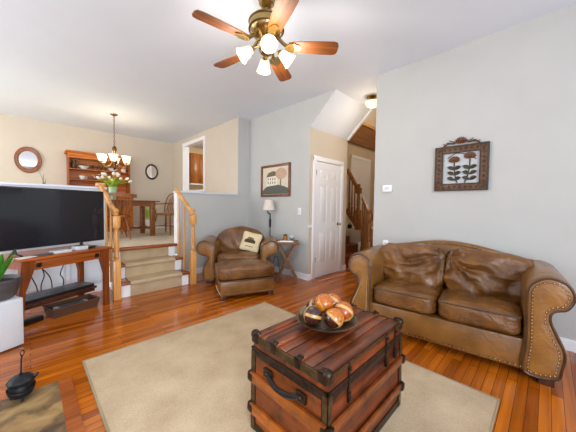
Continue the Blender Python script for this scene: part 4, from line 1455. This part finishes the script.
# white speaker and potted plant
WB = Vector((-.033, 3.225, 0))
def atw(u, v):
    q = rotz(ta, (u, v)); return (WB.x + q[0], WB.y + q[1])
x_, y_ = atw(-.2, .19)
sp_ = thing('subwoofer', 'white cube speaker on the floor left of the console table', 'speaker', (x_, y_, 0), ta)
obj('cabinet', MB().box(-.2, .2, -.18, .19, .012, .425, .006), 'speaker', sp_)
obj('grille', MB().box(-.185, .185, -.188, -.18, .03, .405, .004), 'speaker', sp_)
for x in (-.16, .16):
    for y in (-.15, .15):
        obj('foot', MB().lathe([(.018, 0), (.018, .014)], 12, Matrix.Translation((x, y, 0))), 'blk', sp_)
x_, y_ = atw(-.115, .155)
pp = thing('potted_plant', 'leafy green plant in a wide grey pot on the white speaker', 'plant', (x_, y_, .4255))
po_ = obj('pot', MB().lathe([(.10, 0), (.125, .02), (.15, .10), (.158, .15), (.165, .155), (.165, .175), (.155, .178), (.146, .165), (.13, .15), (.001, .15)], 36), 'pot', pp)
obj('soil', MB().lathe([(.140, .148), (.09, .158), (.001, .16)], 24), 'soil', po_)
lv = MB()
for k in range(13):
    a = k * 2.4 + .4
    rr_ = .06 + .06 * rnd.random()
    h_ = .15 + .20 * rnd.random()
    b_ = Vector((.03 * math.cos(a), .03 * math.sin(a), .15))
    lv.leaf(b_, b_ + Vector((rr_ * 1.3 * math.cos(a), rr_ * 1.3 * math.sin(a), h_)), .055 + .02 * rnd.random(), (0, 0, .05))
lv.leaf((.02, -.01, .15), (.12, -.06, .40), .05, (-.02, 0, .02))
obj('foliage', lv, 'leaf', pp)

# cast iron pot on the hearth
ip_ = thing('fire_starter_pot', 'black cast iron lidded pot with a tall wand standing on the slate hearth', 'iron pot', (-.045, 2.335, .0045))
ip_.scale = (.72, .72, 1.06)
obj('body', MB().lathe([(.045, .022), (.075, .03), (.088, .055), (.09, .075), (.082, .095), (.086, .10), (.086, .105), (.07, .108)], 28), 'iron', ip_)
for k in range(3):
    a = 2 * PI * k / 3 + .6
    obj('leg', MB().tube([(.055 * math.cos(a), .055 * math.sin(a), .04), (.075 * math.cos(a), .075 * math.sin(a), 0.006)], [.014, .009], 8), 'iron', ip_)
lo = obj('lid', MB().lathe([(.09, .108), (.093, .118), (.075, .135), (.04, .145), (.012, .15), (.012, .158), (.001, .16)], 28), 'iron', ip_)
obj('bail_handle', MB().tube(catmull([(.09, 0, .085), (.075, -.075, .075), (0, -.108, .068), (-.075, -.075, .075), (-.09, 0, .085)], 5, False), .005, 6), 'iron', ip_)
wo = obj('wand', MB().tube([(.0, .0, .15), (.004, .0, .24), (.01, .0, .262)], .0055, 8).torus(.016, .004, 16, 6, Matrix.Translation((.012, 0, .278)) @ Matrix.Rotation(PI / 2, 4, 'X') @ Matrix.Rotation(.8, 4, 'Y')), 'iron', ip_)
obj('spout', MB().tube([(.07, -.01, .115), (.10, -.015, .128), (.108, -.016, .135)], [.018, .012, .010], 8), 'iron', ip_)

# ------------------------------------------------------------------ dining room
# hutch
HX0, HX1 = .67, 1.865
hu = thing('hutch', 'tall honey wood hutch with open plate shelves against the dining wall', 'hutch', ((HX0 + HX1) / 2, YF - .002, HD))
hw = (HX1 - HX0) / 2
zb = .85
cb_ = obj('cabinet', MB().box(-hw - .03, hw + .03, -.46, -.002, .08, zb - .03).box(-hw, hw, -.44, -.002, 0, .08), 'hutch', hu)
obj('counter', MB().box(-hw - .05, hw + .05, -.48, -.002, zb - .03, zb, .006), 'hutch', hu)
for k in range(3):
    x0 = -hw + .02 + k * (2 * hw - .04) / 3
    x1 = x0 + (2 * hw - .04) / 3 - .02
    dd = obj('drawer', MB().box(x0, x1, -.475, -.455, zb - .20, zb - .05, .004), 'hutch', hu)
    obj('knob', MB().ball(((x0 + x1) / 2, -.485, zb - .125), .015, 10, 8), 'brassd', dd)
    dd = obj('door', MB().box(x0, x1, -.475, -.455, .12, zb - .22, .004).box(x0 + .05, x1 - .05, -.480, -.47, .17, zb - .27, .004), 'hutch', hu)
    obj('knob', MB().ball((x1 - .03, -.49, .38), .013, 10, 8), 'brassd', dd)
ztop = 1.80
for s_ in (-1, 1):
    obj('side_panel', MB().box(s_ * hw - .012, s_ * hw + .012, -.29, -.002, zb, ztop), 'hutchv', hu)
obj('back_panel', MB().box(-hw, hw, -.02, -.004, zb, ztop), 'hutch', hu)
S1, S2 = 1.475, 1.235
for z in (S2, S1):
    so = obj('shelf', MB().box(-hw + .012, hw - .012, -.29, -.02, z - .022, z), 'hutchv', hu)
obj('top_rail', MB().box(-hw - .012, hw + .012, -.30, -.28, ztop - .09, ztop), 'hutch', hu)
obj('cornice', MB().prism([(-.35, ztop + .055), (-.345, ztop + .03), (-.31, ztop + .02), (-.30, ztop), (-.002, ztop), (-.002, ztop + .06), (-.345, ztop + .06)], -hw - .05, hw + .05, 'x'), 'hutch', hu)
hx_, hy_ = (HX0 + HX1) / 2, YF - .17
def ware(name, prof, mat, x, z, label, cat, g='crockery on the hutch shelves', y=0):
    return tag(obj(name, MB().lathe(prof, 20), mat, loc=(x, hy_ + y, HD + z + .0005)), label, cat, g)
pj = thing('pitcher', 'dark pewter pitcher at the left end of the hutch top shelf', 'pitcher', (.77, hy_, HD + S1 + .0005), 0, 'crockery on the hutch shelves')
obj('body', MB().lathe([(.04, 0), (.055, .04), (.055, .10), (.035, .16), (.042, .20), (.038, .20)], 20), 'bowl', pj)
obj('handle', MB().tube(catmull([(.035, 0, .18), (.085, 0, .16), (.085, 0, .09), (.05, 0, .06)], 4, False), .007, 6), 'bowl', pj)
bowlp = [(.04, 0), (.045, .008), (.09, .05), (.11, .075), (.105, .075), (.08, .05), (.001, .02)]
ware('serving_bowl', bowlp, 'porcelain', .95, S1, 'white bowl left of the goblets on the hutch top shelf', 'bowl')
tag(obj('fern_clump', MB().leaf((0, 0, 0), (.09, 0, .05), .05).leaf((0, 0, 0), (-.09, .0, .05), .05).leaf((0, 0, 0), (.05, -.06, .08), .05).leaf((0, 0, 0), (-.05, -.05, .08), .05), 'leafd', loc=(.95, hy_, HD + S1 + .05)), 'dark greenery heaped in the white bowl on the hutch top shelf', 'greenery')
gob = [(.028, 0), (.03, .005), (.008, .012), (.008, .05), (.03, .07), (.034, .12), (.030, .12), (.001, .07)]
for i, (x, n) in enumerate(((1.11, 'first'), (1.20, 'second'), (1.29, 'third'), (1.38, 'fourth'))):
    ware('goblet', gob, 'tbrass', x, S1, 'small copper goblet on the hutch top shelf, %s from the left in the row' % n, 'goblet')
ware('serving_bowl', bowlp, 'porcelain', 1.53, S1, 'white bowl under the chandelier on the hutch top shelf', 'bowl')
ware('jar', [(.05, 0), (.06, .02), (.06, .09), (.04, .11), (.042, .12), (.03, .135), (.001, .14)], 'tulipp', 1.76, S1, 'blush pink jar at the right end of the hutch top shelf', 'jar')
tp_ = thing('teacup', 'white teacup on the left of the hutch middle shelf', 'cup', (.92, hy_, HD + S2 + .0005), 0, 'crockery on the hutch shelves')
obj('cup', MB().lathe([(.03, 0), (.035, .005), (.06, .06), (.064, .09), (.058, .09), (.001, .03)], 20), 'porcelain', tp_)
obj('handle', MB().tube(catmull([(.06, 0, .075), (.09, 0, .065), (.085, 0, .035), (.05, 0, .03)], 4, False), .006, 6), 'porcelain', tp_)
tea = thing('teapot', 'silver teapot left of the tulips on the hutch middle shelf', 'teapot', (1.25, hy_, HD + S2 + .0005), 0, 'crockery on the hutch shelves')
obj('body', MB().lathe([(.05, 0), (.08, .03), (.085, .07), (.06, .11), (.03, .125), (.012, .135), (.012, .15), (.001, .155)], 20), 'silver', tea)
obj('spout', MB().tube([(-.07, 0, .05), (-.11, 0, .09), (-.13, 0, .12)], [.016, .012, .008], 8), 'silver', tea)
obj('handle', MB().tube(catmull([(.07, 0, .10), (.12, 0, .10), (.125, 0, .05), (.08, 0, .04)], 4, False), .006, 6), 'silver', tea)
ware('plate', [(.05, 0), (.06, .004), (.11, .02), (.108, .024), (.001, .008)], 'bowl', 1.55, S2, 'dark plate behind the tulips on the hutch middle shelf', 'plate')
ware('salt_cellar', [(.02, 0), (.022, .004), (.012, .02), (.02, .05), (.012, .075), (.001, .08)], 'porcelain', .92, zb, 'small white figurine on the hutch counter', 'figurine')

# dining table
DX0, DX1, DY0, DY1, DZ = .62, 2.03, 5.93, 6.85, 1.335
dt = thing('dining_table', 'dark oak trestle dining table under the chandelier', 'table', ((DX0 + DX1) / 2, (DY0 + DY1) / 2, HD))
ax_, ay_ = (DX1 - DX0) / 2, (DY1 - DY0) / 2
dz = DZ - HD
obj('tabletop', MB().box(-ax_, ax_, -ay_, ay_, dz - .03, dz, .006), 'dine', dt)
obj('apron', MB().box(-ax_ + .08, ax_ - .08, -ay_ + .07, -ay_ + .09, dz - .12, dz - .03).box(-ax_ + .08, ax_ - .08, ay_ - .09, ay_ - .07, dz - .12, dz - .03).box(-ax_ + .07, -ax_ + .09, -ay_ + .07, ay_ - .07, dz - .12, dz - .03).box(ax_ - .09, ax_ - .07, -ay_ + .07, ay_ - .07, dz - .12, dz - .03), 'dine', dt)
for sx_ in (-1, 1):
    for sy_ in (-1, 1):
        x, y = sx_ * (ax_ - .12), sy_ * (ay_ - .11)
        obj('leg', MB().box(x - .045, x + .045, y - .045, y + .045, 0, dz - .03, .008), 'dine', dt)
    obj('stretcher', MB().box(sx_ * (ax_ - .12) - .02, sx_ * (ax_ - .12) + .02, -ay_ + .11, ay_ - .11, .13, .19, .004), 'dine', dt)
obj('stretcher', MB().box(-ax_ + .12, ax_ - .12, -.03, .03, .135, .185, .004), 'dine', dt)

def windsor(name, label, loc, rz, bow=True, arms=True):
    """local front = +y"""
    t = thing(name, label, 'chair', loc, rz, 'windsor chairs at the dining table')
    seat = catmull([(-.21, -.20), (0, -.23), (.21, -.20), (.245, .02), (.22, .20), (0, .225), (-.22, .20), (-.245, .02)], 5)
    obj('seat', MB().prism([(p.x, p.y) for p in [Vector((*q, 0)) if len(q) == 2 else q for q in seat]], .425, .465, 'z', .012), 'chairw', t)
    for sx_ in (-1, 1):
        for sy_ in (-1, 1):
            a, c = Vector((sx_ * .15, sy_ * .14, .43)), Vector((sx_ * .215, sy_ * .225, 0.0))
            pts = [a.lerp(c, k / 8) for k in range(9)]
            obj('leg', MB().tube(pts, [.012, .016, .021, .016, .022, .021, .017, .014, .011], 10), 'chairw', t)
        obj('stretcher', MB().tube([(sx_ * .188, -.19, .18), (sx_ * .188, 0, .18), (sx_ * .188, .19, .18)], [.009, .014, .009], 8), 'chairw', t)
    obj('stretcher', MB().tube([(-.188, 0, .18), (0, 0, .18), (.188, 0, .18)], [.009, .014, .009], 8), 'chairw', t)
    zt = .93 if bow else .86
    if bow:
        arc = catmull([(-.20, -.17, .465), (-.225, -.22, .65), (-.17, -.27, .86), (0, -.29, zt), (.17, -.27, .86), (.225, -.22, .65), (.20, -.17, .465)], 6, False)
        obj('back_bow', MB().tube(arc, .013, 8), 'chairw', t)
    else:
        cr2 = MB()
        pts = [(-.31, -.27, .835), (-.15, -.295, .85), (0, -.30, .86), (.15, -.295, .85), (.31, -.27, .835)]
        pp_ = catmull(pts, 4, False)
        vs, f_ = [], []
        for p in pp_:
            for dy, dz_ in ((-.012, -.035), (.012, -.035), (.012, .03), (-.012, .03)):
                vs.append((p.x, p.y + dy, p.z + dz_))
        n = len(pp_)
        for i in range(n - 1):
            for j in range(4):
                k = (j + 1) % 4
                f_.append((i * 4 + j, i * 4 + k, (i + 1) * 4 + k, (i + 1) * 4 + j))
        f_ += [(0, 1, 2, 3), tuple((n - 1) * 4 + j for j in (3, 2, 1, 0))]
        obj('crest_rail', cr2.add(vs, f_), 'chairw', t)
    for k in range(9):
        u = -1 + 2 * k / 8
        x0, x1 = u * .17, u * (.155 if bow else .235)
        z1 = (zt - .02 - .13 * abs(u) ** 2.2) if bow else .84
        y1 = -.275 if bow else -.285
        w_ = .008 if k not in (0, 8) or bow else .014
        pts = [(x0, -.185, .46), ((x0 + x1) / 2 * 1.03, -.225, .46 + (z1 - .46) * .45), (x1, y1, z1)]
        obj('spindle', MB().tube(pts, [w_ * .9, w_ * 1.35, w_ * .8], 6), 'chairw', t)
    if arms:
        arc = catmull([(-.245, .16, .66), (-.265, 0, .665), (-.24, -.18, .675), (-.12, -.262, .68), (.12, -.262, .68), (.24, -.18, .675), (.265, 0, .665), (.245, .16, .66)], 5, False)
        obj('arm_rail', MB().tube(arc, .015, 8), 'chairw', t)
        for sx_ in (-1, 1):
            obj('arm_post', MB().tube([(sx_ * .20, .10, .46), (sx_ * .225, .115, .56), (sx_ * .245, .13, .66)], [.011, .018, .011], 8), 'chairw', t)
    return t
windsor('windsor_chair', 'comb back windsor chair with its back to the steps, in front of the tulips', (1.20, 5.88, HD), -.08, False, False)
wc = windsor('windsor_chair', 'bow back windsor armchair at the right end of the dining table', (2.30, 6.22, HD), math.radians(124), True, True)
wc.scale = (1.12, 1.12, 1.04)
far_chair = dup(wc, (1.30, 7.02, HD), PI, 'bow back windsor armchair on the far side of the dining table by the hutch')
far_chair.scale = (1, 1, 1)

# tulips
vz = thing('vase_of_tulips', 'pale green vase of white tulips on the dining table', 'flowers', (1.225, 6.22, DZ))
obj('vase', MB().lathe([(.05, 0), (.058, .01), (.062, .10), (.068, .20), (.078, .26), (.073, .26), (.062, .20), (.055, .10), (.001, .02)], 24), 'vase', vz)
lv = MB()
for k in range(22):
    a = k * 2.39
    r_ = .16 + .12 * rnd.random()
    lv.leaf((.03 * math.cos(a), .03 * math.sin(a), .24), (r_ * math.cos(a), r_ * math.sin(a), .28 + .12 * rnd.random()), .06, (0, 0, .09))
fo_ = obj('foliage', lv, 'leaf2', vz)
for k in range(12):
    a = k * 2.39 + .5
    r_ = (.08 + .21 * ((k * 7) % 12) / 12)
    tip = Vector((r_ * math.cos(a), r_ * math.sin(a), .52 - .55 * r_ + .04 * rnd.random()))
    sm = obj('stem', MB().tube(catmull([(0, 0, .24), (tip.x * .4, tip.y * .4, .24 + (tip.z - .24) * .65), tuple(tip)], 4, False), .005, 6), 'leaf2', vz)
    dv = Vector((tip.x, tip.y, .12)).normalized()
    Mq = Matrix.Translation(tip) @ dv.to_track_quat('Z', 'Y').to_matrix().to_4x4()
    obj('tulip_head', MB().lathe([(.006, -.005), (.024, .012), (.030, .035), (.024, .062), (.010, .072), (.001, .073)], 10, Mq), 'tulip' if k % 3 else 'tulipp', vz)

# chandelier
CX, CY = 1.262, 6.22
ch = thing('chandelier', 'bronze chandelier with upturned lit glass shades above the dining table', 'chandelier', (CX, CY, H - .0))
obj('canopy', MB().lathe([(.07, 0), (.065, -.015), (.03, -.03), (.008, -.04)], 24), 'brass', ch)
cn = MB()
for k in range(15):
    z = -.05 - k * .04
    cn.torus(.013, .0035, 10, 6, Matrix.Translation((0, 0, z)) @ Matrix.Rotation(PI / 2 * (k % 2), 4, 'Z') @ Matrix.Rotation(PI / 2, 4, 'X') @ Matrix.Diagonal((1, 1.8, 1, 1)))
obj('chain', cn, 'brassd', ch)
obj('stem', MB().lathe([(.008, -.55), (.03, -.57), (.045, -.62), (.03, -.70), (.022, -.78), (.05, -.83), (.06, -.87), (.03, -.92), (.02, -.98), (.03, -1.0), (.001, -1.03)], 20), 'brassd', ch, loc=(0, 0, -.08))
for k in range(6):
    a = 2 * PI * k / 6 + .25
    e = Vector((math.cos(a), math.sin(a), 0))
    am = obj('arm', MB().tube(catmull([tuple(e * .03 + Vector((0, 0, -.86))), tuple(e * .10 + Vector((0, 0, -.96))), tuple(e * .19 + Vector((0, 0, -.97))), tuple(e * .235 + Vector((0, 0, -.90)))], 5, False), .009, 8).lathe([(.01, -.91), (.035, -.90), (.03, -.89)], 14, Matrix.Translation(e * .235)), 'brass', ch, loc=(0, 0, -.08))
    so = obj('glass_shade', MB().lathe([(.025, -.89), (.045, -.875), (.058, -.84), (.068, -.79), (.085, -.755), (.082, -.755), (.064, -.79), (.054, -.84), (.04, -.87)], 20, Matrix.Translation(e * .235), cap=False), 'cshade', ch, loc=(0, 0, -.08))
    obj('bulb', MB().ball(tuple(e * .235 + Vector((0, 0, -.82))), .028, 10, 8), 'bulb', so)
    if k % 2 == 0:
        point('chandelier_bulb', (CX + e.x * .235, CY + e.y * .235, H - .76), 5, (1, .84, .64), .05)
# plant behind the half wall
ps = thing('plant_stand', 'slim wooden stand behind the half wall holding a sprouting bulb', 'stand', (.155, 4.86, HD))
obj('top', MB().lathe([(.11, .66), (.11, .68)], 20), 'dine', ps)
for k in range(3):
    a = 2 * PI * k / 3
    obj('leg', MB().tube([(.09 * math.cos(a), .09 * math.sin(a), .66), (.12 * math.cos(a), .12 * math.sin(a), 0)], .012, 8), 'dine', ps)
pl = thing('sprouting_bulb', 'sprouting green bulb whose leaf tips show above the half wall', 'plant', (.155, 4.86, HD + .6805))
obj('pot', MB().lathe([(.05, 0), (.065, .11), (.06, .11), (.05, .09), (.001, .09)], 18), 'pot', pl)
obj('foliage', MB().leaf((0, 0, .09), (.01, 0, .40), .045).leaf((.01, .0, .09), (.035, .01, .34), .04).leaf((0, 0, .09), (-.045, 0, .44), .03, (.06, 0, .02)), 'leafd', pl)
# leafy plant right of the hutch
pq = thing('potted_plant', 'bushy green plant in a low pot on the carpet seen under the dining table', 'plant', (2.32, 7.45, HD))
obj('pot', MB().lathe([(.11, 0), (.15, .28), (.14, .28), (.12, .25), (.001, .25)], 24), 'porcelain', pq)
lv = MB()
for k in range(26):
    a = k * 2.39
    r_ = .1 + .14 * rnd.random()
    lv.leaf((.03 * math.cos(a), .03 * math.sin(a), .25), (r_ * math.cos(a), r_ * math.sin(a), .38 + .35 * rnd.random()), .06, (0, 0, .06))
obj('foliage', lv, 'leaf2', pq)

# kitchen cabinets
kc = thing('kitchen_cabinet', 'honey oak kitchen wall cabinet seen through the pass-through opening', 'cabinet', (4.06, YF + .018, 1.915))
obj('carcass', MB().box(-.60, .60, -.31, 0, 0, .90), 'cab', kc)
for k in range(4):
    x0 = -.60 + k * .30
    dd = obj('door', MB().box(x0 + .006, x0 + .294, -.33, -.31, .01, .89, .004).box(x0 + .05, x0 + .25, -.336, -.328, .06, .84, .006), 'cab', kc)
    obj('knob', MB().ball((x0 + (.27 if k % 2 == 0 else .03), -.345, .10), .014, 8, 6), 'brassd', dd)
obj('light_rail', MB().box(-.60, .60, -.32, -.29, -.05, 0), 'white', kc)
kb = thing('kitchen_counter', 'pale kitchen counter below the oak wall cabinet', 'counter', (4.06, YF + .018, HD))
obj('base_cabinet', MB().box(-.7, .7, -.60, 0, 0, .88), 'cab', kb)
obj('worktop', MB().box(-.72, .72, -.63, 0, .88, .92, .005), 'lgrey', kb)
